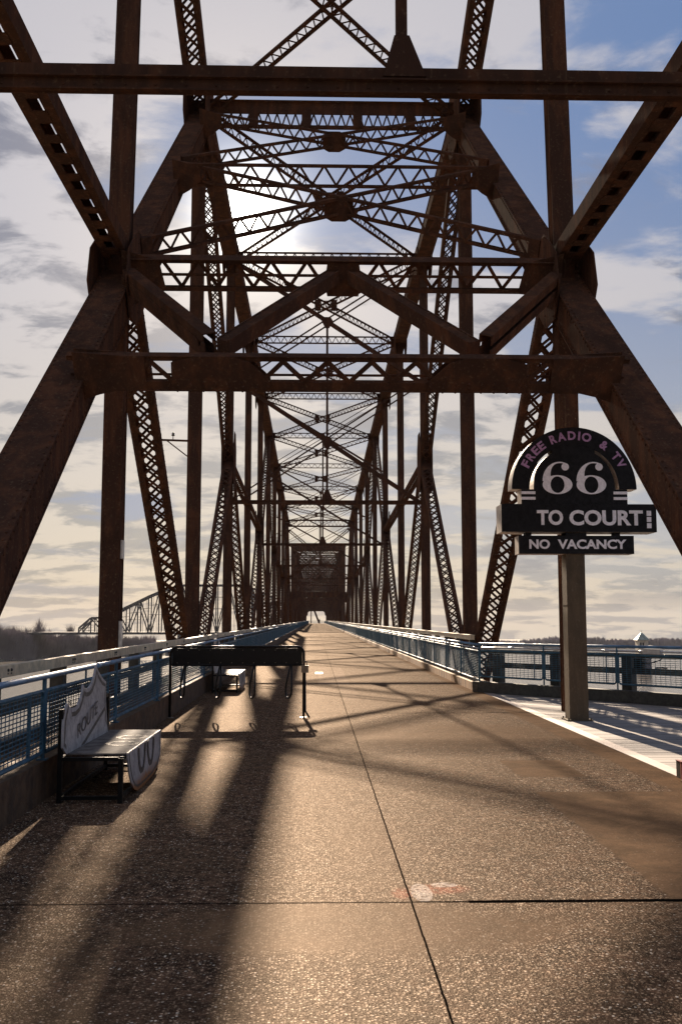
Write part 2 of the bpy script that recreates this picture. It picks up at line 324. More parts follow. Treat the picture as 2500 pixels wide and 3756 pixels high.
# ------------------------------------------------------------------ mesh helpers
class MB:
    """collects boxes, bars and prisms; build() links them as ONE mesh object"""
    def __init__(s): s.v = []; s.f = []
    def obox(s, c, ax, ay, az, hx, hy, hz):
        i = len(s.v); X = ax * hx; Y = ay * hy; Z = az * hz
        for sx, sy, sz in ((-1,-1,-1),(1,-1,-1),(1,1,-1),(-1,1,-1),(-1,-1,1),(1,-1,1),(1,1,1),(-1,1,1)):
            s.v.append(c + X * sx + Y * sy + Z * sz)
        for f in ((0,3,2,1),(4,5,6,7),(0,1,5,4),(1,2,6,5),(2,3,7,6),(3,0,4,7)): s.f.append(tuple(i + k for k in f))
    def box(s, x0, x1, y0, y1, z0, z1):
        s.obox(Vector(((x0+x1)/2, (y0+y1)/2, (z0+z1)/2)), Vector((1,0,0)), Vector((0,1,0)), Vector((0,0,1)), abs(x1-x0)/2, abs(y1-y0)/2, abs(z1-z0)/2)
    def bar(s, p0, p1, wu, wv, u=None):
        p0 = Vector(p0); p1 = Vector(p1); a = p1 - p0; L = a.length
        if L < 1e-6: return
        a.normalize(); u = Vector(u) if u is not None else (Vector((0,0,1)) if abs(a.z) < 0.9 else Vector((1,0,0)))
        u = (u - a * u.dot(a)).normalized(); v = a.cross(u)
        s.obox((p0 + p1) / 2, a, u, v, L / 2, wu / 2, wv / 2)
    def tube(s, pts, r, n=8, caps=True):
        pts = [Vector(p) for p in pts]; rings = []
        prev = None
        for i, p in enumerate(pts):
            if i == 0: a = pts[1] - p
            elif i == len(pts) - 1: a = p - pts[i-1]
            else: a = (pts[i+1] - p).normalized() + (p - pts[i-1]).normalized()
            a.normalize()
            u = Vector((0,0,1)) if abs(a.z) < 0.9 else Vector((1,0,0))
            if prev is not None: u = prev
            u = (u - a * u.dot(a)).normalized(); prev = u; v = a.cross(u)
            i0 = len(s.v); rings.append(i0)
            for k in range(n):
                t = 2 * math.pi * k / n; s.v.append(p + (u * math.cos(t) + v * math.sin(t)) * r)
        for a0, b0 in zip(rings, rings[1:]):
            for k in range(n): s.f.append((a0 + k, a0 + (k+1) % n, b0 + (k+1) % n, b0 + k))
        if caps:
            s.f.append(tuple(rings[0] + k for k in reversed(range(n)))); s.f.append(tuple(rings[-1] + k for k in range(n)))
    def prism(s, pts, off):
        """polygon pts (3D, any winding) extruded by vector off"""
        i = len(s.v); n = len(pts); off = Vector(off)
        s.v += [Vector(p) for p in pts] + [Vector(p) + off for p in pts]
        s.f.append(tuple(i + k for k in range(n))); s.f.append(tuple(i + n + k for k in reversed(range(n))))
        for k in range(n): s.f.append((i + k, i + n + k, i + n + (k+1) % n, i + (k+1) % n))
    def lathe(s, c, prof, n=12):
        c = Vector(c); rings = []
        for r, z in prof:
            i0 = len(s.v); rings.append(i0)
            for k in range(n):
                t = 2 * math.pi * k / n; s.v.append(c + Vector((r * math.cos(t), r * math.sin(t), z)))
        for a0, b0 in zip(rings, rings[1:]):
            for k in range(n): s.f.append((a0 + k, a0 + (k+1) % n, b0 + (k+1) % n, b0 + k))
        s.f.append(tuple(rings[0] + k for k in reversed(range(n)))); s.f.append(tuple(rings[-1] + k for k in range(n)))
    def rivet(s, c, nrm, r=0.023):
        nrm = Vector(nrm).normalized(); u = Vector((1,0,0)) if abs(nrm.x) < 0.9 else Vector((0,0,1))
        u = (u - nrm * u.dot(nrm)).normalized(); v = nrm.cross(u); c = Vector(c); i = len(s.v)
        for k in range(6):
            t = math.pi * k / 3; s.v.append(c + (u * math.cos(t) + v * math.sin(t)) * r - nrm * 0.002)
        for k in range(6):
            t = math.pi * k / 3; s.v.append(c + (u * math.cos(t) + v * math.sin(t)) * r * 0.6 + nrm * r * 0.75)
        for k in range(6): s.f.append((i + k, i + (k+1) % 6, i + 6 + (k+1) % 6, i + 6 + k))
        s.f.append(tuple(i + 6 + k for k in range(6)))
    def build(s, name, m, parent=None, loc=None, smooth=False):
        me = bpy.data.meshes.new(name); base = Vector(loc) if loc is not None else Vector((0,0,0))
        me.from_pydata([tuple(v - base) for v in s.v], [], s.f)
        me.materials.append(m); me.update()
        if smooth:
            for p in me.polygons: p.use_smooth = True
        o = bpy.data.objects.new(name, me); col.objects.link(o); o.location = base
        if parent is not None: o.parent = parent
        return o
def tag(o, label=None, cat=None, group=None, kind=None):
    if label: o['label'] = label
    if cat: o['category'] = cat
    if group: o['group'] = group
    if kind: o['kind'] = kind
    return o
def empty(name, loc=(0,0,0), label=None, cat=None, group=None):
    o = bpy.data.objects.new(name, None); col.objects.link(o); o.location = loc; o.empty_display_size = 0.3
    return tag(o, label, cat, group)
def copy_tree(o, parent=None):
    c = o.copy(); col.objects.link(c); c.parent = parent; c.matrix_parent_inverse = o.matrix_parent_inverse.copy()
    for ch in [q for q in bpy.data.objects if q.parent == o]: copy_tree(ch, c)
    return c

V = Vector
def member(mb, p0, p1, wx, dp, style='box', u=(1,0,0), fw=0.12, sp=0.45, lw=0.06, rivets=False, plates=0.0, th=0.016):
    """built-up bridge member: wx wide along u, dp deep across; laced on both deep-facing sides"""
    p0 = V(p0); p1 = V(p1); a = p1 - p0; L = a.length; a.normalize()
    u = V(u); u = (u - a * u.dot(a)).normalized(); v = a.cross(u)
    mid = (p0 + p1) / 2
    if style == 'box':                                             # closed box with cover plates standing proud
        mb.obox(mid, a, u, v, L/2, wx/2 - 0.02, dp/2 - 0.012)
        for sgn in (-1, 1): mb.obox(mid + v * sgn * (dp/2), a, u, v, L/2, wx/2, 0.014)
        if rivets:
            k = int(L / 0.16)
            for i in range(k):
                c = p0 + a * (i + 0.5) * L / k
                for su in (-1, 1):
                    mb.rivet(c + v * (-(dp/2 + 0.014) if v.y > 0 else dp/2 + 0.014) + u * su * (wx/2 - 0.05), -v if v.y > 0 else v)
                    for sv in (-1, 1): mb.rivet(c + u * su * (wx/2 - 0.02) + v * sv * (dp/2 - 0.07), u * su)
    else:
        for su in (-1, 1):
            mb.obox(mid + u * su * (wx/2 - 0.01), a, u, v, L/2, 0.010, dp/2)                # web
            for sv in (-1, 1): mb.obox(mid + u * su * (wx/2 - fw/2) + v * sv * (dp/2 - 0.006), a, u, v, L/2, fw/2 - 0.0015, 0.010)
        inner = wx - 2 * fw + 0.06
        if style in ('X', 'Z'):
            sides = (-1, 1) if style == 'X' else (-1,)
            k = max(1, int(round((L - 2 * plates) / sp))); s = (L - 2 * plates) / k
            for sv in sides:
                off = v * sv * (dp/2 + 0.010)
                for i in range(k):
                    c0 = p0 + a * (plates + i * s); c1 = c0 + a * s
                    if style == 'X':
                        mb.bar(c0 + off - u * inner/2, c1 + off + u * inner/2, lw, th, v.cross(c1 - c0 + u * inner))
                        mb.bar(c0 + off * 1.0 + v * sv * 0.016 + u * inner/2, c1 + off + v * sv * 0.016 - u * inner/2, lw, th, v.cross(c1 - c0 - u * inner))
                    else:
                        cm = (c0 + c1) / 2
                        mb.bar(c0 + off - u * inner/2, cm + off + u * inner/2, lw, th, v.cross(cm - c0 + u * inner))
                        mb.bar(cm + off + v * sv * 0.002 + u * inner/2, c1 + off + v * sv * 0.002 - u * inner/2, lw, th, v.cross(c1 - cm - u * inner))
        elif style == 'B':                                           # batten plates, long and short holes in turn
            k = max(1, int(round(L / sp)))
            for sv in (1,):
                for i in range(k + 1):
                    hl = 0.12 if i % 2 else 0.17
                    mb.obox(p0 + a * (i * L / k) + v * sv * (dp/2 + 0.008), a, u, v, hl * (0.5 if i in (0, k) else 1) , inner/2, 0.009)
        if plates > 0:
            for e0, e1 in ((0, plates), (L - plates, L)):
                for sv in (-1, 1): mb.obox(p0 + a * (e0 + e1) / 2 + v * sv * (dp/2 + 0.012), a, u, v, (e1 - e0) / 2, wx/2 - 0.003, 0.010)
        if rivets:
            k = int(L / 0.17)
            for i in range(k):
                c = p0 + a * (i + 0.5) * L / k
                for su in (-1, 1):
                    for sv in (-1, 1):
                        mb.rivet(c + u * su * (wx/2 - 0.002) + v * sv * (dp/2 - 0.06), u * su)
                        mb.rivet(c + u * su * (wx/2 - fw/2) + v * sv * (dp/2 + 0.003), v * sv)
    return mb
def one(name, parent, *a, m=None, **k):
    return member(MB(), *a, **k).build(name, m or STEEL, parent)

# ------------------------------------------------------------------ truss bridge, first span
XL, XR, CX = -3.88, 4.92, 0.52
Y0, P = 6.55, 12.55
def Y(n): return Y0 + P * n
ZB = -1.2
TOP = {0: 29.2, 1: 23.9, 2: 18.7, 3: 18.4, 4: 18.1, 5: 17.6, 6: 17.1, 7: 16.5, 8: 16.0, 9: 15.45, 10: 14.95}
TZ = {2: 18.7, 4: ZB, 6: 17.1, 8: ZB, 10: 14.95}
MZ = {1: 8.75, 3: 8.75, 5: 7.95, 7: 7.95, 9: 6.87, 11: 6.87}
def B(x, n): return V((x, Y(n), ZB))
def T(x, n): return V((x, Y(n), TOP[n]))
def M(x, n): return V((x, Y(n), MZ[n]))

span = empty('truss_span', (CX, Y0, 0), 'rusty brown riveted steel truss span nearest the camera, framing the roadway and sign', 'bridge span')
span_parts = []
def part(name, *a, **k):
    o = one(name, None, *a, **k); span_parts.append(o); return o
def hexagon(mb, x, c, ry, rz, skew=0.0, th=0.04, rot=0.0, riv=True):
    """gusset plates lying in the truss plane, one each side of the members"""
    pts = [(-1, -0.45), (-0.5, -1), (0.5, -1), (1, -0.45), (1, 0.45), (0.5, 1), (-0.5, 1), (-1, 0.45)]
    cr, sr = math.cos(rot), math.sin(rot)
    for sx in (-1, 1):
        xx = x + sx * 0.345
        P3 = [V((xx, c.y + (q * ry * cr - r * rz * sr), c.z + (q * ry * sr + r * rz * cr) + skew * q)) for q, r in pts]
        mb.prism(P3, (sx * 0.025, 0, 0))
        if riv:
            for q, r in pts:
                for f in (0.92, 0.72, 0.5):
                    mb.rivet(V((xx + sx * 0.025, c.y + f * (q * ry * cr - r * rz * sr), c.z + f * (q * ry * sr + r * rz * cr))), (sx, 0, 0))

for X in (XL, XR):
    # inclined end post up to the top joint
    part('end_post', B(X, 0) - V((0, 0, 0.5)), T(X, 2) - V((0, 0, 0.5)), 0.64, 0.56, style='box', rivets=True)
    part('end_post', T(X, 10), B(X, 12), 0.60, 0.5, style='box')
    part('diagonal', T(X, 2), B(X, 4), 0.52, 0.26, style='X', fw=0.125, sp=0.44, lw=0.05, plates=0.9)
    part('diagonal', B(X, 4), T(X, 6), 0.50, 0.24, style='X', fw=0.12, sp=0.44, lw=0.05, plates=0.8)
    part('diagonal', T(X, 6), B(X, 8), 0.50, 0.24, style='X', fw=0.12, sp=0.48, lw=0.055, plates=0.8)
    part('diagonal', B(X, 8), T(X, 10), 0.50, 0.24, style='X', fw=0.12, sp=0.5, lw=0.06, plates=0.8)
    part('sub_diagonal', M(X, 1), B(X, 2), 0.64, 0.24, style='X', fw=0.155, sp=0.48, lw=0.062, plates=0.9, rivets=True)
    for n, b in ((3, 2), (5, 6), (7, 6), (9, 10), (11, 10)):
        part('sub_diagonal', M(X, n), B(X, b), 0.50, 0.22, style='X', fw=0.115, sp=0.42 if n < 6 else 0.48, lw=0.05, plates=0.8)
    # upright posts
    for n in (1, 3, 5, 7, 9, 11):
        wv = 0.37 if n < 4 else 0.34
        part('lower_post', B(X, n), M(X, n), wv, 0.40, style='box', rivets=(n == 1))
        if n == 1:
            part('upper_post', M(X, n), V((X, Y(n) + 0.9, TOP[1] - 0.3)), 0.42, 0.36, style='box')
        elif n < 10:
            part('upper_post', M(X, n), T(X, n), 0.36, 0.34, style='box')
    for n in (2, 4, 6, 8, 10):
        part('full_post', B(X, n), T(X, n), 0.41 if n == 2 else 0.35, 0.40, style='box')
    part('full_post', B(X, 0), V((X, Y(0), TOP[0])), 0.5, 0.5, style='box')
    # chords
    part('top_chord', T(X, 2), V((X, Y(0), TOP[0])), 0.72, 0.5, style='X', fw=0.17, sp=0.5, lw=0.08)
    for a, b in ((2, 3), (3, 4), (4, 5), (5, 6), (6, 7), (7, 8), (8, 9), (9, 10)):
        part('top_chord', T(X, a), T(X, b), 0.66, 0.58, style='box')
    for n in range(0, 12, 2): part('bottom_chord', B(X, n), B(X, n + 2), 0.5, 0.5, style='box')
    # level struts at mid height
    part('level_strut', V((X, 3.5, 9.1)), M(X, 1) + V((0, 0, 0.15)), 0.48, 0.30, style='B', fw=0.15, sp=0.62)
    part('level_strut', M(X, 3), M(X, 5), 0.40, 0.24, style='B', fw=0.12, sp=0.5)
    part('level_strut', M(X, 7), M(X, 9), 0.40, 0.24, style='B', fw=0.12, sp=0.6)
    # gusset plates
    inc = math.atan2(19.9, 25.1)
    g = MB(); hexagon(g, X, M(X, 1) - V((0, 0, 0.3)), 1.15, 0.78, rot=inc); span_parts.append(g.build('gusset_plate', STEEL))
    g = MB(); hexagon(g, X, T(X, 2) + V((0, -0.1, -0.25)), 1.35, 1.25); span_parts.append(g.build('gusset_plate', STEEL))
    for n in (3, 5, 7, 9):
        g = MB(); hexagon(g, X * 1.0, M(X, n), 0.75, 1.35, riv=False)
        for v in g.v: v.x = X + (v.x - X) * 0.74
        span_parts.append(g.build('gusset_plate', STEEL))
    for n in range(3, 11):
        g = MB(); hexagon(g, X, T(X, n) + V((0, 0, -0.35)), 0.8, 0.65, riv=False)
        for v in g.v: v.x = X + (v.x - X) * 0.94
        span_parts.append(g.build('gusset_plate', STEEL))

# ---- cross members
def S(s, X): return V((X, Y0 + 25.1 * s, ZB + 19.9 * s))               # point in the inclined end-post plane
IU = V((0, 25.1, 19.9)).normalized()
xi0, xi1 = XL + 0.34, XR - 0.34
def plate(mb, pts, nrm, th=0.03):
    mb.prism(pts, V(nrm).normalized() * th)
INN = V((0, -19.9, 25.1)).normalized()
def ipoly(mb, sx, pts, th=0.03, off=0.0):
    """plate in the inclined plane; pts = (dx from centre, s)"""
    mb.prism([S(s, CX + dx * sx) + INN * off for dx, s in pts], INN * th)
# deep portal strut over the roadway: its depth runs square to the inclined plane
def G(s, dx, h): return V((CX + dx, Y0 + 25.1 * s, ZB + 19.9 * s)) + INN * h
def gpoly(mb, sx, pts, s, th=0.02, off=0.0):
    mb.prism([G(s, dx * sx, h) + IU * off for dx, h in pts], IU * th)
def lstrut(name, p0, p1, h, u, sp=0.34, lw=0.05, d=0.10, fl=0.07, plates=0.25):
    return part(name, p0, p1, h, min(d, 0.11), style='Z', u=u, fw=fl * 0.8, sp=sp, lw=lw * 0.85, plates=plates)
mb = MB(); SP = 0.338; e = 4.3
mb.bar(G(SP, -e, 0.25), G(SP, e, 0.25), 0.075, 0.10, INN); mb.bar(G(SP, -e, 0.295), G(SP, e, 0.295), 0.012, 0.15, INN)
mb.bar(G(SP, -e, -0.20), G(SP, e, -0.20), 0.14, 0.10, INN); mb.bar(G(SP, -e, -0.277), G(SP, e, -0.277), 0.012, 0.15, INN)
mb.bar(G(SP, -e, -0.075) + IU * 0.10, G(SP, e, -0.075) + IU * 0.10, 0.03, 0.03, INN)
k = 12; wd = 8.12 / k
for i in range(k):
    a0 = -4.06 + i * wd
    p, q, r_ = G(SP, a0, -0.12) - IU * 0.058, G(SP, a0 + wd/2, 0.22) - IU * 0.058, G(SP, a0 + wd, -0.12) - IU * 0.058
    mb.bar(p, q, 0.075, 0.014, IU.cross(q - p)); mb.bar(q - IU * 0.003, r_ - IU * 0.003, 0.075, 0.014, IU.cross(r_ - q))
span_parts.append(mb.build('portal_strut', STEEL))
for sx in (-1, 1):
    for off in (-0.082, 0.065):
        mb = MB(); gpoly(mb, sx, [(4.2, -0.46), (3.85, -0.34), (3.6, -0.28), (3.12, -0.268), (3.12, 0.28), (4.2, 0.36)], SP, off=off); span_parts.append(mb.build('bracket_plate', STEEL))
        mb = MB(); gpoly(mb, sx, [(2.74, -0.268), (1.22, -0.268), (1.22, -0.10), (1.52, 0.21), (1.78, 0.30), (2.34, 0.30), (2.72, 0.20)], SP, off=off)
        if off < 0:
            for q in range(8):
                for r in range(3): mb.rivet(G(SP, sx * (1.25 + q * 0.2), -0.27 + r * 0.07) - IU * 0.082, -IU)
        span_parts.append(mb.build('bracket_plate', STEEL))
# W braces between portal strut and the mid strut
for sx in (-1, 1):
    part('portal_brace', G(0.470, sx * 4.05, 0), G(0.372, sx * 2.25, 0), 0.42, 0.22, style='B', u=INN, fw=0.17, sp=0.30)
    part('portal_brace', G(0.362, sx * 2.0, 0.1), G(0.482, sx * 0.12, 0), 0.27, 0.2, style='box', u=INN)
# laced struts and crossed braces up the inclined plane
SM = 0.480
lstrut('cross_strut', G(SM, -4.06, 0), G(SM, 4.06, 0), 0.64, INN, sp=0.72, lw=0.08, fl=0.11)
mb = MB(); mb.bar(G(SM, -4.06, 0.02) - IU * 0.065, G(SM, 4.06, 0.02) - IU * 0.065, 0.055, 0.014, INN); mb.bar(G(SM, -4.06, 0.33), G(SM, 4.06, 0.33), 0.014, 0.3, INN)
span_parts.append(mb.build('mid_flange', STEEL))
mb = MB(); gpoly(mb, 1, [(-0.30, -0.38), (0.30, -0.38), (0.36, -0.12), (0.30, 0.30), (-0.30, 0.30), (-0.36, -0.12)], SM, off=-0.10); span_parts.append(mb.build('brace_gusset', STEEL))
for sx in (-1, 1):
    mb = MB(); gpoly(mb, sx, [(4.2, -0.75), (3.75, -0.33), (3.4, -0.30), (3.5, 0.31), (4.2, 0.5)], SM, off=-0.10); span_parts.append(mb.build('bracket_plate', STEEL))
SQ = 0.722
lstrut('cross_strut', G(SQ, -4.06, 0), G(SQ, 4.06, 0), 0.58, INN, sp=0.62, lw=0.07, fl=0.09)
lstrut('cross_strut', V((xi0, Y(2) - 0.1, 18.30)), V((xi1, Y(2) - 0.1, 18.30)), 0.62, (0, 0, 1), sp=0.30, lw=0.06, fl=0.13)
mb = MB(); mb.box(xi0, xi1, Y(2) - 0.17, Y(2) - 0.155, 18.47, 18.86); mb.box(xi0, xi1, Y(2) - 0.3, Y(2) + 0.1, 18.865, 18.88); span_parts.append(mb.build('strut_cover', STEEL))
for q in (-2.6, -0.85, 0.85, 2.6):
    mb = MB(); mb.box(CX + q - 0.16, CX + q + 0.16, Y(2) - 0.19, Y(2) - 0.172, 18.02, 18.6); span_parts.append(mb.build('stay_plate', STEEL))
for sa, sb, h in ((0.515, 0.735, 0.42), (0.745, 0.950, 0.38)):
    for sx in (-1, 1):
        p0 = G(sa, -sx * 4.05, 0.1 if sa > 0.6 else 0.15); p1 = G(sb, sx * 4.05, 0.0)
        o = IU * (0.0 if sx > 0 else 0.13)
        lstrut('portal_cross_brace', p0 + o, p1 + o, h, INN, sp=0.50, lw=0.06, fl=0.085)
    sm = (sa + sb) / 2
    mb = MB(); gpoly(mb, 1, [(-0.34, -0.16), (-0.16, -0.26), (0.16, -0.26), (0.34, -0.16), (0.34, 0.22), (0.16, 0.32), (-0.16, 0.32), (-0.34, 0.22)], sm, off=-0.09, th=0.015)
    span_parts.append(mb.build('brace_gusset', STEEL))
    for sx in (-1, 1):
        mb = MB(); gpoly(mb, sx, [(4.2, -0.60), (3.8, -0.38), (3.5, -0.15), (3.5, 0.20), (4.2, 0.40)], sb - 0.012, off=-0.10)
        span_parts.append(mb.build('brace_gusset', STEEL))
# top lateral system
def xlat(n0, p00, p01, p10, p11, h=0.40, sp=0.42, lw=0.05):
    """two crossing laced braces between (left near, right near, left far, right far)"""
    lstrut('lateral_brace', p00, p11, h, (0, 0, 1), sp=sp, lw=lw, d=0.2, fl=0.07)
    lstrut('lateral_brace', p01 + V((0, 0, 0.0)), p10, h * 0.985, (0, 0, 1), sp=sp, lw=lw, d=0.16, fl=0.07)
    c = (p00 + p11) / 2; mb = MB()
    for sx in (-1, 1): mb.box(c.x + sx * 0.42 - 0.16, c.x + sx * 0.42 + 0.16, c.y - 0.125, c.y - 0.108, c.z - h * 0.75, c.z + h * 0.75)
    mb.box(c.x - 0.58, c.x + 0.58, c.y - 0.13, c.y - 0.11, c.z + h * 0.52, c.z + h * 0.62); mb.box(c.x - 0.58, c.x + 0.58, c.y - 0.13, c.y - 0.11, c.z - h * 0.62, c.z - h * 0.52)
    span_parts.append(mb.build('brace_gusset', STEEL))
for n in range(2, 10):
    dz = V((0, 0, -0.22))
    i0, i1 = XL + 0.3, XR - 0.3
    xlat(n, V((i0, Y(n), TOP[n])) + dz, V((i1, Y(n), TOP[n])) + dz, V((i0, Y(n+1), TOP[n+1])) + dz, V((i1, Y(n+1), TOP[n+1])) + dz,
         sp=0.42 if n < 6 else 0.6, h=0.40)
for n in range(3, 10):
    lstrut('cross_strut', V((XL + 0.3, Y(n), TOP[n] - 0.1)), V((XR - 0.3, Y(n), TOP[n] - 0.1)), 0.46, (0, 0, 1), sp=0.42 if n < 6 else 0.6, fl=0.08)
lstrut('cross_strut', V((XL + 0.3, Y(10), 14.5)), V((XR - 0.3, Y(10), 14.5)), 1.0, (0, 0, 1), sp=0.5, fl=0.25)
# braces of the rising chord near the camera
def CHp(f, X): return V((X, Y(2) - 12.55 * f, 18.7 + 5.25 * f - 0.2))
for f0, f1 in ((0.0, 0.57), (0.57, 1.0)):
    for sx in (-1, 1):
        p0 = CHp(f0, CX - sx * 4.1); p1 = CHp(f1, CX + sx * 4.1)
        nrm = V((0, 5.25, 12.55)).normalized()
        lstrut('lateral_brace', p0 + nrm * (0.13 * sx), p1 + nrm * (0.13 * sx), 0.42, nrm.cross(p1 - p0), sp=0.36, lw=0.05, d=0.22, fl=0.11)
    lstrut('cross_strut', CHp(f1, XL + 0.3), CHp(f1, XR - 0.3), 0.46, (0, 0, 1))
# sway frames in the upright planes
def sway(n, zb, t=0.18, thin=0.055):
    y = Y(n); zt = TOP[n] - 0.35; h = (zt - zb) / 2
    mb = MB()
    x0, x1 = XL + 0.2, XR - 0.2
    for q in (0, 1):
        a0 = zb + q * h; a1 = a0 + h
        mb.bar((x0, y, a1), (x1, y, a0), t, 0.14, V((0, 1, 0)).cross(V((x1 - x0, 0, a0 - a1))))
        u = V((0, 1, 0)).cross(V((x1 - x0, 0, a1 - a0))).normalized()
        for sg in (-1, 1): mb.bar(V((x0, y + 0.11, a0)) + u * sg * 0.13, V((x1, y + 0.11, a1)) + u * sg * 0.13, thin, 0.08, u)
        zc = (a0 + a1) / 2
        g = t / 0.18 * 0.75; mb.prism([(CX - 0.35 * g, y - 0.09, zc), (CX - 0.12 * g, y - 0.09, zc - 0.45 * g), (CX + 0.12 * g, y - 0.09, zc - 0.45 * g), (CX + 0.35 * g, y - 0.09, zc), (CX + 0.2 * g, y - 0.09, zc + 0.25 * g), (CX - 0.2 * g, y - 0.09, zc + 0.25 * g)], (0, 0.02, 0))
    span_parts.append(mb.build('sway_brace', STEEL))
    mb = MB(); mb.bar((CX, y - 0.02, zb), (CX, y - 0.02, zb + 1.5 * h), 0.10, 0.10, (1, 0, 0))
    mb.prism([(CX - 0.3, y - 0.12, zb), (CX + 0.3, y - 0.12, zb), (CX + 0.08, y - 0.12, zb + 0.55), (CX - 0.08, y - 0.12, zb + 0.55)], (0, 0.02, 0))
    span_parts.append(mb.build('sway_hanger', STEEL))
    mb = MB(); mb.bar((XL, y, zb), (XR, y, zb), 0.15, 0.2, (0, 0, 1)); mb.bar((XL, y, zb + 0.08), (XR, y, zb + 0.08), 0.02, 0.3, (0, 0, 1))
    span_parts.append(mb.build('sway_strut', STEEL))
sway(3, 6.95); sway(5, 6.95, 0.12, 0.04); sway(7, 6.8, 0.12, 0.04); sway(9, 6.6, 0.12, 0.04)
# far portal in the inclined plane t10 - b12
def F(s, X): return V((X, Y(12) - 25.1 * s, ZB + 16.15 * s))
FN = V((0, 16.15, 25.1)).normalized()
for sx in (-1, 1):
    p0 = F(0.55, CX - sx * 4.1); p1 = F(0.93, CX + sx * 4.1)
    lstrut('portal_cross_brace', p0 + FN * 0.13 * sx, p1 + FN * 0.13 * sx, 0.42, FN.cross(p1 - p0), sp=0.55, d=0.2)
lstrut('cross_strut', F(0.5, XL), F(0.5, XR), 0.8, (0, 0.84, 0.54), sp=0.7)
mb = MB(); mb.box(XL, XR, Y(12) - 25.1 * 0.40 - 0.2, Y(12) - 25.1 * 0.40 + 0.2, 5.0, 5.75)
mb.prism([(XL + 0.2, Y(12) - 10.3, 5.9), (XL + 0.2, Y(12) - 10.3, 3.9), (XL + 0.7, Y(12) - 10.3, 4.7), (XL + 1.4, Y(12) - 10.3, 5.1)], (0, 0.03, 0))
mb.prism([(XR - 0.2, Y(12) - 10.3, 5.9), (XR - 0.2, Y(12) - 10.3, 3.9), (XR - 0.7, Y(12) - 10.3, 4.7), (XR - 1.4, Y(12) - 10.3, 5.1)], (0, 0.03, 0))
span_parts.append(mb.build('portal_strut', STEEL))
# low sway strut over the near pier with its centre hanger
mb = MB(); mb.box(XL, XR, Y0 - 0.012, Y0 + 0.012, 5.36, 5.57); mb.box(XL, XR, Y0 - 0.05, Y0 - 0.012, 5.463, 5.475); mb.box(XL, XR, Y0 - 0.06, Y0 - 0.012, 5.362, 5.374)
for i in range(40): mb.rivet((XL + 0.25 + i * 0.21, Y0 - 0.012, 5.42), (0, -1, 0), 0.012)
span_parts.append(mb.build('sway_strut', STEEL))
mb = MB(); mb.box(CX + 0.035, CX + 0.115, Y0 + 0.013, Y0 + 0.06, 5.5, 9.2)
mb.prism([(CX - 0.06, Y0 - 0.03, 5.50), (CX + 0.24, Y0 - 0.03, 5.50), (CX + 0.125, Y0 - 0.03, 5.80), (CX + 0.02, Y0 - 0.03, 5.80)], (0, 0.015, 0))
span_parts.append(mb.build('sway_hanger', STEEL))
mb = MB(); mb.bar((XL, Y0, 9.1), (XR, Y0, 9.1), 0.3, 0.2, (0, 0, 1)); span_parts.append(mb.build('sway_strut', STEEL))
# floor beams and stringers under the deck
mb = MB()
for n in range(0, 13): mb.box(XL, XR, Y(n) - 0.15, Y(n) + 0.15, -1.3, -0.36)
span_parts.append(mb.build('floor_beam', STEEL)); 
mb = MB()
for x_ in (-2.4, -0.9, 0.6, 2.1, 3.6): mb.box(x_ - 0.1, x_ + 0.1, -8, Y(12), -0.85, -0.37)
span_parts.append(mb.build('stringer', STEEL))
mb = MB()
for yy_ in (Y(0), Y(12)): mb.box(-5.5, 6.5, yy_ - 2, yy_ + 2, -60, -1.6)
pier = mb.build('bridge_pier', STONE); tag(pier, 'pair of stone piers under the ends of the near truss span', 'pier')
# small boxes on the near left post
for z0_, z1_ in ((2.9, 3.25), (1.2, 1.72)):
    mb = MB(); mb.box(XL + 0.187, XL + 0.235, Y(1) - 0.16, Y(1), z0_, z1_); span_parts.append(mb.build('junction_plate', GALV))
for o in span_parts:
    o.parent = span; o.matrix_parent_inverse = Matrix.Translation(-V(span.location))

# ------------------------------------------------------------------ second span, tunnel of portals to the bend
s2 = empty('truss_span', (CX, Y(13), 0), 'dark tunnel-like steel truss span far down the bridge, beyond the near span', 'bridge span')
sp2 = []
TT = 14.3
NS = range(13, 35)
for X in (XL, XR):
    for n in NS:
        sp2.append(one('post', None, V((X, Y(n), ZB)), V((X, Y(n), TT if n < 34 else 10)), 0.46, 0.42, style='box'))
    for i, n in enumerate(range(13, 33)):
        a, b = (ZB, TT) if n % 2 else (TT, ZB)
        sp2.append(one('diagonal', None, V((X, Y(n), a)), V((X, Y(n + 1), b)), 0.52, 0.34, style='X', fw=0.14, sp=0.7, lw=0.1))
    mb = MB(); mb.bar((X, Y(13), TT), (X, Y(33), TT), 0.6, 0.55, (1, 0, 0)); mb.bar((X, Y(33), TT), (X, Y(34), 4.2), 0.5, 0.5, (1, 0, 0)); sp2.append(mb.build('top_chord', STEEL))
    mb = MB(); mb.bar((X, Y(12), ZB), (X, Y(34), ZB), 0.5, 0.5, (1, 0, 0)); mb.bar((X, Y(13), 8.0), (X, Y(33), 8.0), 0.3, 0.3, (1, 0, 0)); sp2.append(mb.build('bottom_chord', STEEL))
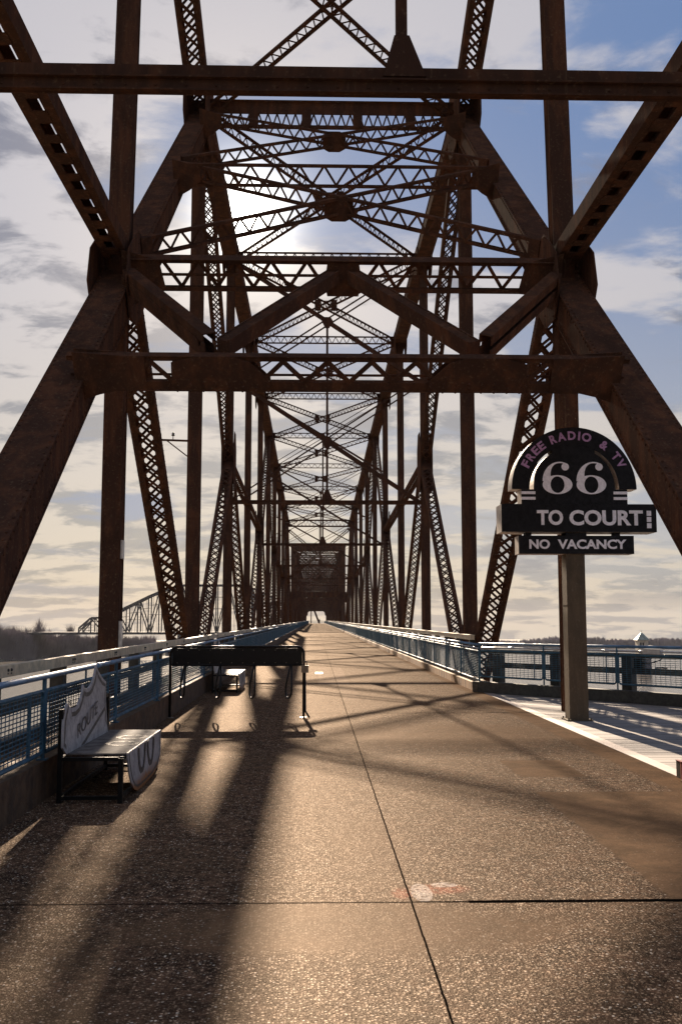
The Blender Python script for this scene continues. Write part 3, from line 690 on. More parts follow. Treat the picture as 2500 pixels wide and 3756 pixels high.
for n in list(range(13, 34)):
    y_ = Y(n)
    mb = MB()
    member(mb, (XL + 0.2, y_, TT - 0.25), (XR - 0.2, y_, TT - 0.25), 0.62, 0.3, style='Z', u=(0, 0, 1), fw=0.2, sp=0.55, lw=0.1)
    sp2.append(mb.build('cross_strut', STEEL))
    mb = MB(); zb = 6.0
    for p, q in (((XL, zb + 0.4), (XR, TT - 0.5)), ((XL, TT - 0.5), (XR, zb + 0.4))):
        mb.bar((p[0], y_, p[1]), (q[0], y_ + 0.3, q[1]), 0.2, 0.16)
    sp2.append(mb.build('sway_brace', STEEL))
    mb = MB(); mb.box(XL, XR, y_ - 0.2, y_ + 0.2, 5.15, 5.3); mb.box(XL, XR, y_ - 0.18, y_ + 0.18, 6.0, 6.15)
    for i in range(14):
        a0 = XL + 0.3 + i * 0.6; mb.bar((a0, y_, 5.3), (a0 + 0.3, y_, 6.0), 0.1, 0.1); mb.bar((a0 + 0.3, y_, 6.0), (a0 + 0.6, y_, 5.3), 0.1, 0.1)
    for sx, xx in ((1, XL), (-1, XR)): mb.prism([(xx, y_ - 0.1, 6.1), (xx, y_ - 0.1, 3.2), (xx + sx * 0.75, y_ - 0.1, 3.4), (xx + sx * 0.95, y_ - 0.1, 4.7), (xx + sx * 1.7, y_ - 0.1, 5.2)], (0, 0.04, 0))
    sp2.append(mb.build('portal_strut', STEEL))
    if n < 33:
        mb = MB()
        for p, q in ((XL, XR), (XR, XL)): member(mb, (p, y_, TT), (q, Y(n + 1), TT), 0.30, 0.1, style='Z', u=(0, 0, 1), fw=0.05, sp=0.8, lw=0.05)
        sp2.append(mb.build('lateral_brace', STEEL))
# deeper plated portal where this span begins
mb = MB(); mb.box(XL - 0.1, XR + 0.1, Y(13) - 0.28, Y(13) - 0.24, 13.3, 14.55)
for sx, xx in ((1, XL), (-1, XR)): mb.prism([(xx, Y(13) - 0.27, 12.7), (xx, Y(13) - 0.27, 3.0), (xx + sx * 0.8, Y(13) - 0.27, 4.4), (xx + sx * 0.9, Y(13) - 0.27, 11.6), (xx + sx * 1.8, Y(13) - 0.27, 13.2)], (0, 0.03, 0))
sp2.append(mb.build('portal_plate', STEEL))
for o in sp2:
    o.parent = s2; o.matrix_parent_inverse = Matrix.Translation(-V(s2.location))

# ------------------------------------------------------------------ bent span beyond (the bridge turns left at Y = 435)
YB = 436.0
s3 = empty('truss_span', (CX, YB, 0), 'far truss span seen beyond the bend, its end post leaning like an A', 'bridge span')
ca, sa_ = math.cos(R(22)), math.sin(R(22))
def Bn(l, r, z): return V((CX + r * ca - l * sa_, YB + r * sa_ + l * ca, z))
sp3 = []
for r_ in (-4.4, 4.4):
    for q in range(7):
        l0 = 6 + q * 11.0
        if q == 0: sp3.append(one('end_post', None, Bn(l0, r_, ZB), Bn(l0 + 11, r_, 9.5), 0.7, 0.6, style='box'))
        else:
            sp3.append(one('post', None, Bn(l0, r_, ZB), Bn(l0, r_, 9.5), 0.45, 0.4, style='box'))
            if q < 6: sp3.append(one('diagonal', None, Bn(l0, r_, 9.5 if q % 2 else ZB), Bn(l0 + 11, r_, ZB if q % 2 else 9.5), 0.5, 0.35, style='X', sp=1.0, lw=0.1, u=(ca, sa_, 0)))
    mb = MB(); mb.bar(Bn(17, r_, 9.5), Bn(72, r_, 9.5), 0.6, 0.5); mb.bar(Bn(0, r_, ZB), Bn(76, r_, ZB), 0.6, 0.5); sp3.append(mb.build('chord', STEEL))
for q in range(1, 7): sp3.append(one('cross_strut', None, Bn(6 + q * 11, -4.4, 9.2), Bn(6 + q * 11, 4.4, 9.2), 0.7, 0.3, style='Z', u=(0, 0, 1), sp=0.9, lw=0.1))
for o in sp3:
    o.parent = s3; o.matrix_parent_inverse = Matrix.Translation(-V(s3.location))

# ------------------------------------------------------------------ deck, kerbs, boardwalk
def sheet(name, polys, z, m, kind='structure', th=0.0):
    mb = MB()
    for pl in polys:
        if th: mb.prism([(a, b, z - th) for a, b in pl], (0, 0, th))
        else:
            i = len(mb.v); mb.v += [V((a, b, z)) for a, b in pl]; mb.f.append(tuple(range(i, i + len(pl))))
    o = mb.build(name, m); o['kind'] = kind; return o
sheet('bridge_deck', [[(-3.3, -8), (4.05, -8), (4.05, YB), (-3.3, YB)], [(-3.3, YB), (4.05, YB), (4.05 - 30, YB + 82), (-3.3 - 32, YB + 78)]], 0, DECK, th=0.35)
mb = MB(); mb.box(-3.25, -2.62, -8, 430, 0.0, 0.385)
for i in range(60): pass
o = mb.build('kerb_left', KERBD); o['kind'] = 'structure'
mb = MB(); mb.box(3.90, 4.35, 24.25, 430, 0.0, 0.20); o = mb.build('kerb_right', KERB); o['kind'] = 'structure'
# boardwalk: separate boards
mb = MB(); random.seed(3)
y_ = -3.0
def bwx(y): return min(9.6, 3.95 + (24.6 - y) / 1.22)
while y_ < 24.4:
    if y_ > 24.4 - 0.2: break
    xe = max(4.4, bwx(y_ + 0.07)); mb.box(4.24, xe, y_ + 0.005, y_ + 0.142, -0.12, random.uniform(-0.004, 0.001)); y_ += 0.148
o = mb.build('boardwalk', PLANK); o['kind'] = 'structure'
mb = MB(); mb.box(4.055, 4.235, -3, 24.4, -0.12, 0.004); o = mb.build('boardwalk_edge', simple('pale edge board', (0.30, 0.25, 0.225), 0.7, 0, 0.15, 5)); o['kind'] = 'structure'
mb = MB(); mb.box(4.1, 9.6, -3, 3, -0.9, -0.13); mb.prism([(4.1, 3, -0.9), (9.6, 3, -0.9), (9.6, 17.5, -0.9), (4.4, 23.8, -0.9), (4.1, 23.8, -0.9)], (0, 0, 0.77)); o = mb.build('boardwalk_frame', POST); o['kind'] = 'structure'

# ------------------------------------------------------------------ mesh fences
def fence_panel_mesh(L, zb, zt, detail):
    """frame tube with rounded corners + wire infill; local x runs along the fence"""
    fr = MB(); r = 0.02; c = 0.07
    pts = []
    for (cx_, cz_, a0) in ((0.03 + c, zt - r - c, 180), (L - 0.03 - c, zt - r - c, 90), (L - 0.03 - c, zb + r + c, 0), (0.03 + c, zb + r + c, -90)):
        for q in range(4 if detail else 2):
            t = R(a0 - q * (30 if detail else 90)); pts.append((cx_ + c * math.cos(t), 0, cz_ + c * math.sin(t)))
    pts.append(pts[0]); fr.tube(pts, r, 8 if detail else 4, False)
    fr.tube([(L * 0.86, 0, zb + r), (L * 0.86, 0, zt)], 0.014, 6, False)
    wi = MB()
    wt = 0.009
    if detail:
        n = int((zt - zb) / 0.040)
        for i in range(1, n): z_ = zb + (zt - zb) * i / n; wi.box(0.04, L - 0.04, -wt/2, wt/2, z_ - wt * 0.5, z_ + wt * 0.5)
        n = int(L / 0.11)
        for i in range(1, n): x_ = L * i / n; wi.box(x_ - 0.003, x_ + 0.003, -0.003, 0.004, zb + 0.02, zt - 0.02)
    else:
        n = int((zt - zb) / 0.06)
        for i in range(1, n): z_ = zb + (zt - zb) * i / n; wi.box(0.04, L - 0.04, -wt/2, wt/2, z_ - wt, z_ + wt)
        n = int(L / 0.16)
        for i in range(1, n): x_ = L * i / n; wi.box(x_ - wt, x_ + wt, -0.003, 0.012, zb + 0.02, zt - 0.02)
    return fr, wi
def mesh_of(mb, name, m):
    me = bpy.data.meshes.new(name); me.from_pydata([tuple(v) for v in mb.v], [], mb.f); me.materials.append(m); me.update(); return me
PANEL = {}
def panel_objs(parent, p0, p1, zb, zt, detail=True):
    p0 = V(p0); p1 = V(p1); L = round((p1 - p0).length, 3); key = (L, zb, zt, detail)
    if key not in PANEL:
        fr, wi = fence_panel_mesh(L, zb, zt, detail); PANEL[key] = (mesh_of(fr, 'panel_frame', BLUE), mesh_of(wi, 'wire_mesh', BLUE))
    a = math.atan2((p1 - p0).y, (p1 - p0).x)
    fo = bpy.data.objects.new('mesh_panel', PANEL[key][0]); wo_ = bpy.data.objects.new('wire_mesh', PANEL[key][1])
    for o in (fo, wo_): col.objects.link(o)
    fo.location = p0; fo.rotation_euler = (0, 0, a); fo.parent = parent; wo_.parent = fo
    return fo
def far_panels(parent, x, y0, y1, L, zb, zt):
    mb = MB(); k = int((y1 - y0) / L)
    for i in range(k):
        a = y0 + i * L
        mb.box(x - 0.02, x + 0.02, a + 0.03, a + L - 0.03, zt - 0.05, zt); mb.box(x - 0.02, x + 0.02, a + 0.03, a + L - 0.03, zb, zb + 0.04)
        mb.box(x - 0.025, x + 0.025, a - 0.02, a + 0.02, zb - 0.05, zt + 0.1)
        for j in range(1, 8): z_ = zb + (zt - zb) * j / 8; mb.box(x - 0.006, x + 0.006, a, a + L, z_ - 0.01, z_ + 0.01)
        for j in range(1, 12): yy = a + L * j / 12; mb.box(x - 0.007, x + 0.007, yy - 0.02, yy + 0.02, zb, zt)
    return mb
# left fence
fl = empty('mesh_fence', (-2.5, 6.45, 0.385), 'blue mesh fence with pale top pipe on the left kerb behind the benches', 'fence', 'blue mesh fences along the deck')
def attach(o, root): o.parent = root; o.matrix_parent_inverse = Matrix.Translation(-V(root.location)); return o
PL = 3.55
for i in range(26):
    y0_ = -0.65 + 3.55 * i
    attach(panel_objs(None, (-2.66, y0_, 0), (-2.66, y0_ + PL, 0), 0.43, 1.07, i < 12), fl)
    mb = MB(); mb.tube([(-2.66, y0_, 0.38), (-2.66, y0_, 1.17)], 0.022, 8); mb.box(-2.71, -2.61, y0_ - 0.05, y0_ + 0.05, 0.382, 0.398); attach(mb.build('fence_post', BLUE), fl)
    mb = MB(); mb.tube([(-2.66, y0_ + 1.78, 1.06), (-2.66, y0_ + 1.78, 1.18)], 0.012, 6); attach(mb.build('pipe_stub', BLUE), fl)
y0f = -0.65 + 3.55 * 26
attach(tag(far_panels(None, -2.66, y0f, 428, PL, 0.43, 1.07).build('mesh_panel', BLUE), kind='stuff'), fl)
mb = MB(); mb.tube([(-2.66, -1 + 6.1 * i, 1.19) for i in range(0, 71)], 0.029, 10)
for i in range(0, 40): mb.tube([(-2.66, 0.1 + 6.1 * i, 1.19), (-2.66, 0.28 + 6.1 * i, 1.19)], 0.034, 10)
attach(mb.build('top_pipe', BLUEL, smooth=True), fl)
# left guard beam on dark posts
gl = empty('guard_rail', (-3.2, 8, 0.3), 'tan bolted guard beam on dark posts behind the left mesh fence', 'guard rail')
mb = MB(); mb.box(-3.22, -3.12, -4, 428, 1.165, 1.285); attach(mb.build('beam', BEAM), gl)
mb = MB(); mb.box(-3.3, -3.225, -4, 428, 0.38, 0.50); mb.box(-3.3, -3.225, -4, 428, 0.75, 0.865); attach(mb.build('lower_rail', POST), gl)
for i in range(60):
    yy = 2.3 + 2.72 * i
    mb = MB(); mb.box(-3.40, -3.225, yy - 0.17, yy + 0.0, 0.1, 1.155); p = attach(mb.build('post', POST), gl)
    if i < 22:
        mb = MB()
        for q in (-0.14, -0.03): mb.rivet((-3.12, yy + q, 1.235), (1, 0, 0), 0.02); mb.rivet((-3.12, yy + q, 1.20), (1, 0, 0), 0.012)
        attach(mb.build('bolt', POST), gl)
mb = MB()
for i in range(60, 156): mb.box(-3.40, -3.225, 2.3 + 2.72 * i - 0.17, 2.3 + 2.72 * i, 0.1, 1.155)
attach(tag(mb.build('far_post', POST), kind='stuff'), gl)
# right fence
fr_ = empty('mesh_fence', (4.0, 24.3, 0.2), 'blue slatted mesh fence along the tan kerb on the right of the deck', 'fence', 'blue mesh fences along the deck')
for i in range(24):
    y0_ = 24.4 + 3.05 * i
    attach(panel_objs(None, (4.0, y0_, 0), (4.0, y0_ + 3.05, 0), 0.27, 1.0, i < 9), fr_)
    mb = MB(); mb.tube([(4.0, y0_, 0.2), (4.0, y0_, 1.11)], 0.022, 8); attach(mb.build('fence_post', BLUE), fr_)
    mb = MB(); mb.tube([(4.0, y0_ + 1.5, 1.0), (4.0, y0_ + 1.5, 1.12)], 0.012, 6); attach(mb.build('pipe_stub', BLUE), fr_)
y0f = 24.4 + 3.05 * 24
attach(tag(far_panels(None, 4.0, y0f, 428, 3.05, 0.27, 1.0).build('mesh_panel', BLUE), kind='stuff'), fr_)
mb = MB(); mb.tube([(4.0, 24.3 + 6 * i, 1.13) for i in range(0, 68)], 0.030, 10); attach(mb.build('top_pipe', BLUEL, smooth=True), fr_)
cd = MB(); cd.tube([(4.06, 24.3 + 6 * i, 1.035) for i in range(0, 68)], 0.022, 8)
for i in range(0, 40): cd.tube([(4.06, 25.5 + 3.0 * i, 1.035), (4.06, 25.62 + 3.0 * i, 1.035)], 0.032, 8)
# lateral fence round the boardwalk
F0, F1 = V((3.98, 24.3, 0)), V((8.9, 18.28, 0)); fd = (F1 - F0).normalized(); fL = (F1 - F0).length
f2 = empty('mesh_fence', tuple(F0), 'square mesh fence with blue top pipe closing off the boardwalk behind the sign post', 'fence', 'blue mesh fences along the deck')
k = 4; pl = fL / k
for i in range(k):
    a = F0 + fd * pl * i
    attach(panel_objs(None, a, a + fd * pl, 0.36, 1.02, True), f2)
    mb = MB(); mb.tube([a + V((0, 0, 0.25)), a + V((0, 0, 1.15))], 0.018, 8); attach(mb.build('fence_post', BLUE), f2)
mb = MB(); mb.tube([F0 + V((0, 0, 1.165)), F1 + V((0, 0, 1.185))], 0.030, 10); attach(mb.build('top_pipe', BLUEL, smooth=True), f2)
cd2 = MB(); nn = V((-fd.y, fd.x, 0)); bk = nn if nn.y > 0 else -nn
cd2.tube([F0 + V((0.06, 0, 1.065)), F0 + bk * 0.05 + fd * 0.5 + V((0, 0, 1.075)), F1 + bk * 0.05 + V((0, 0, 1.08))], 0.022, 8)
for q in (0.9, 2.2, 3.5, 4.4, 5.6): cd2.tube([F0 + bk * 0.05 + fd * q + V((0, 0, 1.076)), F0 + bk * 0.05 + fd * (q + 0.14) + V((0, 0, 1.077))], 0.033, 8)
cdo = empty('conduit', (4.06, 24.3, 1.03), 'pale galvanised cable conduit running just under the right fence top pipe', 'conduit')
attach(cd.build('pipe', GALV, smooth=True), cdo); attach(cd2.build('pipe', GALV, smooth=True), cdo)
mb = MB(); c = F0 + bk * 0.05 + fd * 4.72 + V((0, 0, 1.085)); mb.obox(c, fd, bk, V((0,0,1)), 0.20, 0.05, 0.055); attach(mb.build('coupling_box', GALV), cdo)
# timber posts, rails, curb behind the lateral fence
g2 = empty('timber_rail', tuple(F0 + bk * 0.3), 'dark timber rail and posts behind the boardwalk mesh fence', 'rail')
for q in (0.32, 2.05, 3.95, 5.85, 7.5):
    a = F0 + fd * q + bk * 0.34; mb = MB(); mb.obox(a + V((0, 0, 0.5)), fd, bk, V((0,0,1)), 0.12, 0.10, 0.52); attach(mb.build('post', POST), g2)
for z0_, z1_ in ((0.60, 0.72), (0.94, 1.03)):
    mb = MB(); mb.bar(F0 + bk * 0.21 + V((0, 0, (z0_ + z1_) / 2)), F1 + bk * 0.21 + V((0, 0, (z0_ + z1_) / 2)), z1_ - z0_, 0.05, (0, 0, 1)); attach(mb.build('rail', POST), g2)
mb = MB(); mb.bar(F0 - fd * 0.15 + bk * 0.02 + V((0, 0, 0.13)), F1 + bk * 0.02 + V((0, 0, 0.13)), 0.25, 0.22, (0, 0, 1)); attach(mb.build('curb_timber', POST), g2)
jb = empty('junction_box', tuple(F0 + fd * 4.35 + bk * 0.12 + V((0, 0, 0.8))), 'black junction box with drooping cable hung behind the fence right of the sign post', 'junction box')
mb = MB(); c = F0 + fd * 4.35 + bk * 0.12 + V((0, 0, 0.83)); mb.obox(c, fd, bk, V((0,0,1)), 0.10, 0.05, 0.11); mb.obox(c - bk * 0.055, fd, bk, V((0,0,1)), 0.085, 0.006, 0.095); attach(mb.build('box', BLACK), jb)
mb = MB(); mb.tube([c + fd * 0.1, c + fd * 0.3 + V((0, 0, 0.02)), c + fd * 0.5 + V((0, 0, 0.08)), c + fd * 0.62 + V((0, 0, 0.20))], 0.012, 6); attach(mb.build('cable', BLACK), jb)
# right guard beam, ends just behind the corner
g3 = empty('guard_rail', (4.5, 28.4, 0.2), 'short-ended tan guard beam on posts outside the right mesh fence', 'guard rail')
mb = MB(); mb.box(4.42, 4.52, 28.35, 428, 1.175, 1.295); mb.box(4.40, 4.54, 28.35, 428, 1.296, 1.31); attach(mb.build('beam', BEAM), g3)
for i in range(50):
    yy = 28.75 + 2.72 * i; mb = MB(); mb.box(4.43, 4.60, yy - 0.09, yy + 0.09, 0.0, 1.17); attach(mb.build('post', POST), g3)
mb = MB(); mb.box(4.15, 4.7, 27, 428, -0.3, -0.02); 
for i in range(50, 146): mb.box(4.43, 4.6, 28.66 + 2.72 * i, 28.84 + 2.72 * i, 0.0, 1.17)
attach(tag(mb.build('far_post', POST), kind='stuff'), g3)
# railing closing the view at the bend
mb = MB()
for i in range(16): mb.box(-6 + i * 0.9, -5.92 + i * 0.9, YB + 3.0, YB + 3.08, 0, 1.15)
for z_ in (0.35, 0.75, 1.15): mb.box(-6, 8, YB + 3.0, YB + 3.08, z_ - 0.04, z_ + 0.04)
tag(mb.build('end_railing', POST), 'thin dark railing across the far end where the bridge bends', 'railing')

# ------------------------------------------------------------------ motel-style sign
sg = empty('motel_sign', (4.6, 17.6, 0), 'tall black motel sign reading 66 To Court No Vacancy on a square steel post', 'sign')
YF = 17.4
mb = MB(); mb.box(4.42, 4.75, 17.42, 17.75, -0.1, 5.02); mb.box(4.415, 4.755, 17.415, 17.755, 2.0, 2.004); post = attach(mb.build('post', STEELP), sg)
mb = MB(); mb.box(4.36, 4.81, 17.36, 17.81, 0.005, 0.022); attach(mb.build('base_plate', STEELP), sg)
mb = MB()
for a_, b_2 in ((4.39, 17.39), (4.78, 17.39), (4.39, 17.78), (4.78, 17.78)): mb.lathe((a_, b_2, 0.022), [(0.015, 0), (0.015, 0.025), (0.006, 0.03)], 6)
attach(mb.build('anchor_bolt', STEELP), sg)
mb = MB()
for zz_ in (0.25, 0.5, 1.9, 2.2): mb.rivet((4.46, 17.42, zz_), (0, -1, 0), 0.009)
attach(mb.build('bolt', STEELP), sg)
SX = 4.59
def front_box(x0, x1, z0, z1, depth, name, yf=YF):
    b = MB(); b.box(x0, x1, yf, yf + depth, z0, z1); o = attach(b.build(name, SIGNSIDE), sg)
    f = MB(); f.box(x0, x1, yf - 0.006, yf - 0.001, z0, z1); attach(f.build('face', SIGNK), sg); return o
def arc_pts(r, a0, a1, n, cz=4.05):
    return [(SX + r * math.cos(R(a0 + (a1 - a0) * i / n)), cz + r * math.sin(R(a0 + (a1 - a0) * i / n))) for i in range(n + 1)]
def band(mb, r0, r1, a0, a1, n, y0, y1, cz=4.05):
    o_ = arc_pts(r1, a0, a1, n, cz); i_ = arc_pts(r0, a0, a1, n, cz)
    for j in range(n):
        b = len(mb.v)
        for yy in (y0, y1):
            for q in (o_[j], o_[j+1], i_[j+1], i_[j]): mb.v.append(V((q[0], yy, q[1])))
        mb.f += [(b, b+1, b+2, b+3), (b+7, b+6, b+5, b+4), (b, b+4, b+5, b+1), (b+2, b+6, b+7, b+3)]
        if j == 0: mb.f.append((b+3, b+7, b+4, b))
        if j == n - 1: mb.f.append((b+1, b+5, b+6, b+2))
mb = MB(); band(mb, 0.80, 1.115, 0, 180, 48, YF, YF + 0.36); attach(mb.build('arch_band', SIGNSIDE), sg)
mb = MB(); band(mb, 0.80, 1.115, 0, 180, 48, YF - 0.006, YF - 0.001); attach(mb.build('face', SIGNK), sg)
PTS = [(SX - 0.725, 3.78), (SX + 0.725, 3.78)] + arc_pts(0.725, 0, 180, 36, 4.08)
mb = MB(); mb.prism([(a, YF + 0.004, b) for a, b in PTS], (0, 0.34, 0)); attach(mb.build('number_panel', SIGNSIDE), sg)
mb = MB(); mb.prism([(a, YF - 0.004, b) for a, b in PTS], (0, 0.006, 0)); mb.box(SX - 0.38, SX + 0.38, YF - 0.0015, YF + 0.0015, 4.6, 4.875); attach(mb.build('face', SIGNK), sg)
mb = MB(); mb.box(SX - 0.38, SX + 0.38, YF + 0.003, YF + 0.34, 4.65, 4.9); attach(mb.build('arch_link', SIGNK), sg)
for sx in (-1, 1):
    x0, x1 = sorted((SX + sx * 0.727, SX + sx * 0.945))
    mb = MB(); mb.box(x0, x1, YF + 0.004, YF + 0.36, 3.785, 4.045); attach(mb.build('shoulder_block', SIGNSIDE), sg)
    mb = MB(); mb.box(x0, x1, YF - 0.002, YF + 0.003, 3.785, 4.045); attach(mb.build('face', SIGNK), sg)
    for z_ in (3.885, 3.985):
        mb = MB(); mb.box(x0 - (0.0 if sx < 0 else 0.03), x1 + (0.03 if sx < 0 else 0.0), YF - 0.009, YF - 0.004, z_ - 0.025, z_ + 0.025); attach(mb.build('stripe', WHITE), sg)
front_box(3.28, 6.035, 3.285, 3.782, 0.50, 'name_board', YF - 0.02)
front_box(3.58, 5.625, 2.90, 3.222, 0.34, 'vacancy_board')
mb = MB()
for x_ in (3.72, 5.30): mb.box(x_, x_ + 0.10, YF + 0.05, YF + 0.25, 3.22, 3.29)
mb.box(4.42, 4.79, YF + 0.01, YF + 0.30, 3.21, 3.29)
attach(mb.build('hanger', SIGNK), sg)
for z_ in (3.62, 3.51, 3.40):
    mb = MB(); mb.box(5.86, 5.94, YF - 0.033, YF - 0.027, z_ - 0.045, z_ + 0.045); attach(mb.build('white_square', WHITE), sg)

def text_mesh(body, bold=0.0, ext=0.004):
    cu = bpy.data.curves.new('lettering', 'FONT'); cu.body = body; cu.size = 1.0; cu.offset = bold; cu.extrude = ext; cu.resolution_u = 4
    o = bpy.data.objects.new('lettering', cu); col.objects.link(o)
    dg = bpy.context.evaluated_depsgraph_get(); dg.update()
    me = bpy.data.meshes.new_from_object(o.evaluated_get(dg)); bpy.data.objects.remove(o); bpy.data.curves.remove(cu)
    xs = [v.co.x for v in me.vertices]; ys = [v.co.y for v in me.vertices]
    return me, min(xs), max(xs), min(ys), max(ys)
def text_on(body, name, m, root, place, bold=0.03, ext=0.004):
    """place(u, v, w) maps normalised letter coordinates (0..1, 0..1, depth) to world"""
    me, x0, x1, y0, y1 = text_mesh(body, bold, ext)
    for v in me.vertices:
        c = v.co.copy(); v.co = place((c.x - x0) / (x1 - x0), (c.y - y0) / (y1 - y0), c.z)
    me.materials.clear(); me.materials.append(m); me.update()
    o = bpy.data.objects.new(name, me); col.objects.link(o); attach(o, root); return o
def flat(x0, x1, z0, z1, y): return lambda u, v, w_: V((x0 + u * (x1 - x0), y - w_, z0 + v * (z1 - z0)))
text_on('TO', 'lettering', WHITE, sg, flat(3.905, 4.37, 3.405, 3.675, YF - 0.032), 0.035)
text_on('COURT', 'lettering', WHITE, sg, flat(4.48, 5.79, 3.40, 3.675, YF - 0.032), 0.035)
text_on('NO', 'lettering', WHITE, sg, flat(3.765, 4.13, 2.985, 3.155, YF - 0.012), 0.035)
text_on('VACANCY', 'lettering', WHITE, sg, flat(4.27, 5.49, 2.985, 3.155, YF - 0.012), 0.035)
# arched words, one letter after another
ARC = [('F', 152), ('R', 143), ('E', 134.5), ('E', 126.5), ('R', 112), ('A', 102.5), ('D', 91.5), ('I', 83.5), ('O', 75.5), ('&', 55), ('T', 38), ('V', 28.5)]
wdt = {'I': 0.035, 'O': 0.17, 'D': 0.14, 'A': 0.15, '&': 0.14, 'T': 0.125, 'V': 0.14}
for ch, a in ARC:
    ww = wdt.get(ch, 0.115); me, x0, x1, y0, y1 = text_mesh(ch, 0.035)
    rr = 0.885; t = R(a); er = V((math.cos(t), 0, math.sin(t))); et = V((math.sin(t), 0, -math.cos(t)))
    for v in me.vertices:
        c = v.co.copy(); v.co = V((SX, YF - 0.010 - c.z, 4.05)) + er * (rr + (c.y - y0) / (y1 - y0) * 0.158) + et * (((c.x - x0) / (x1 - x0) - 0.5) * ww)
    me.materials.clear(); me.materials.append(PURP); o = bpy.data.objects.new('arch_letter', me); col.objects.link(o); attach(o, sg)
# serif sixes
def six(cx_, z0, w_, h, y):
    mb = MB(); n = 56
    # bowl
    bh = 0.585 * h; bz = z0 + bh / 2
    O = []; I = []
    for i in range(n):
        t = 2 * math.pi * i / n
        O.append((cx_ + w_/2 * math.cos(t), bz + bh/2 * math.sin(t))); I.append((cx_ + 0.235 * w_ * math.cos(t), bz + (bh/2 - 0.022) * math.sin(t)))
    for i in range(n):
        j = (i + 1) % n; b = len(mb.v)
        for yy in (y, y + 0.006):
            for q in (O[i], O[j], I[j], I[i]): mb.v.append(V((q[0], yy, q[1])))
        mb.f += [(b, b+1, b+2, b+3), (b+7, b+6, b+5, b+4), (b, b+4, b+5, b+1), (b+2, b+6, b+7, b+3)]
    # stem sweeping up to the ball terminal
    outer = []; inner = []
    for i in range(31):
        f = i / 30; t = math.pi - f * math.pi * 0.62
        outer.append((cx_ + 0.08 * w_ + (0.58 * w_) * math.cos(t) , z0 + 0.40 * h + 0.60 * h * math.sin(t)))
        inner.append((cx_ + 0.08 * w_ + (0.58 - 0.27 * (1 - f) ** 0.8 - 0.02) * w_ * math.cos(t), z0 + 0.40 * h + (0.60 - 0.035 - 0.03 * (1 - f)) * h * math.sin(t)))
    for i in range(30):
        b = len(mb.v)
        for yy in (y - 0.001, y + 0.005):
            for q in (outer[i], outer[i+1], inner[i+1], inner[i]): mb.v.append(V((q[0], yy, q[1])))
        mb.f += [(b, b+1, b+2, b+3), (b+7, b+6, b+5, b+4), (b, b+4, b+5, b+1), (b+2, b+6, b+7, b+3)]
    rb = 0.115 * h; bx, bzz = cx_ + 0.27 * w_, z0 + 0.845 * h
    mb.prism([(bx + rb * math.cos(2*math.pi*i/24), y - 0.002, bzz + rb * math.sin(2*math.pi*i/24)) for i in range(24)], (0, 0.006, 0))
    attach(mb.build('numeral', WHITE), sg)
six(4.29, 3.96, 0.53, 0.58, YF - 0.014); six(4.895, 3.96, 0.53, 0.58, YF - 0.014)

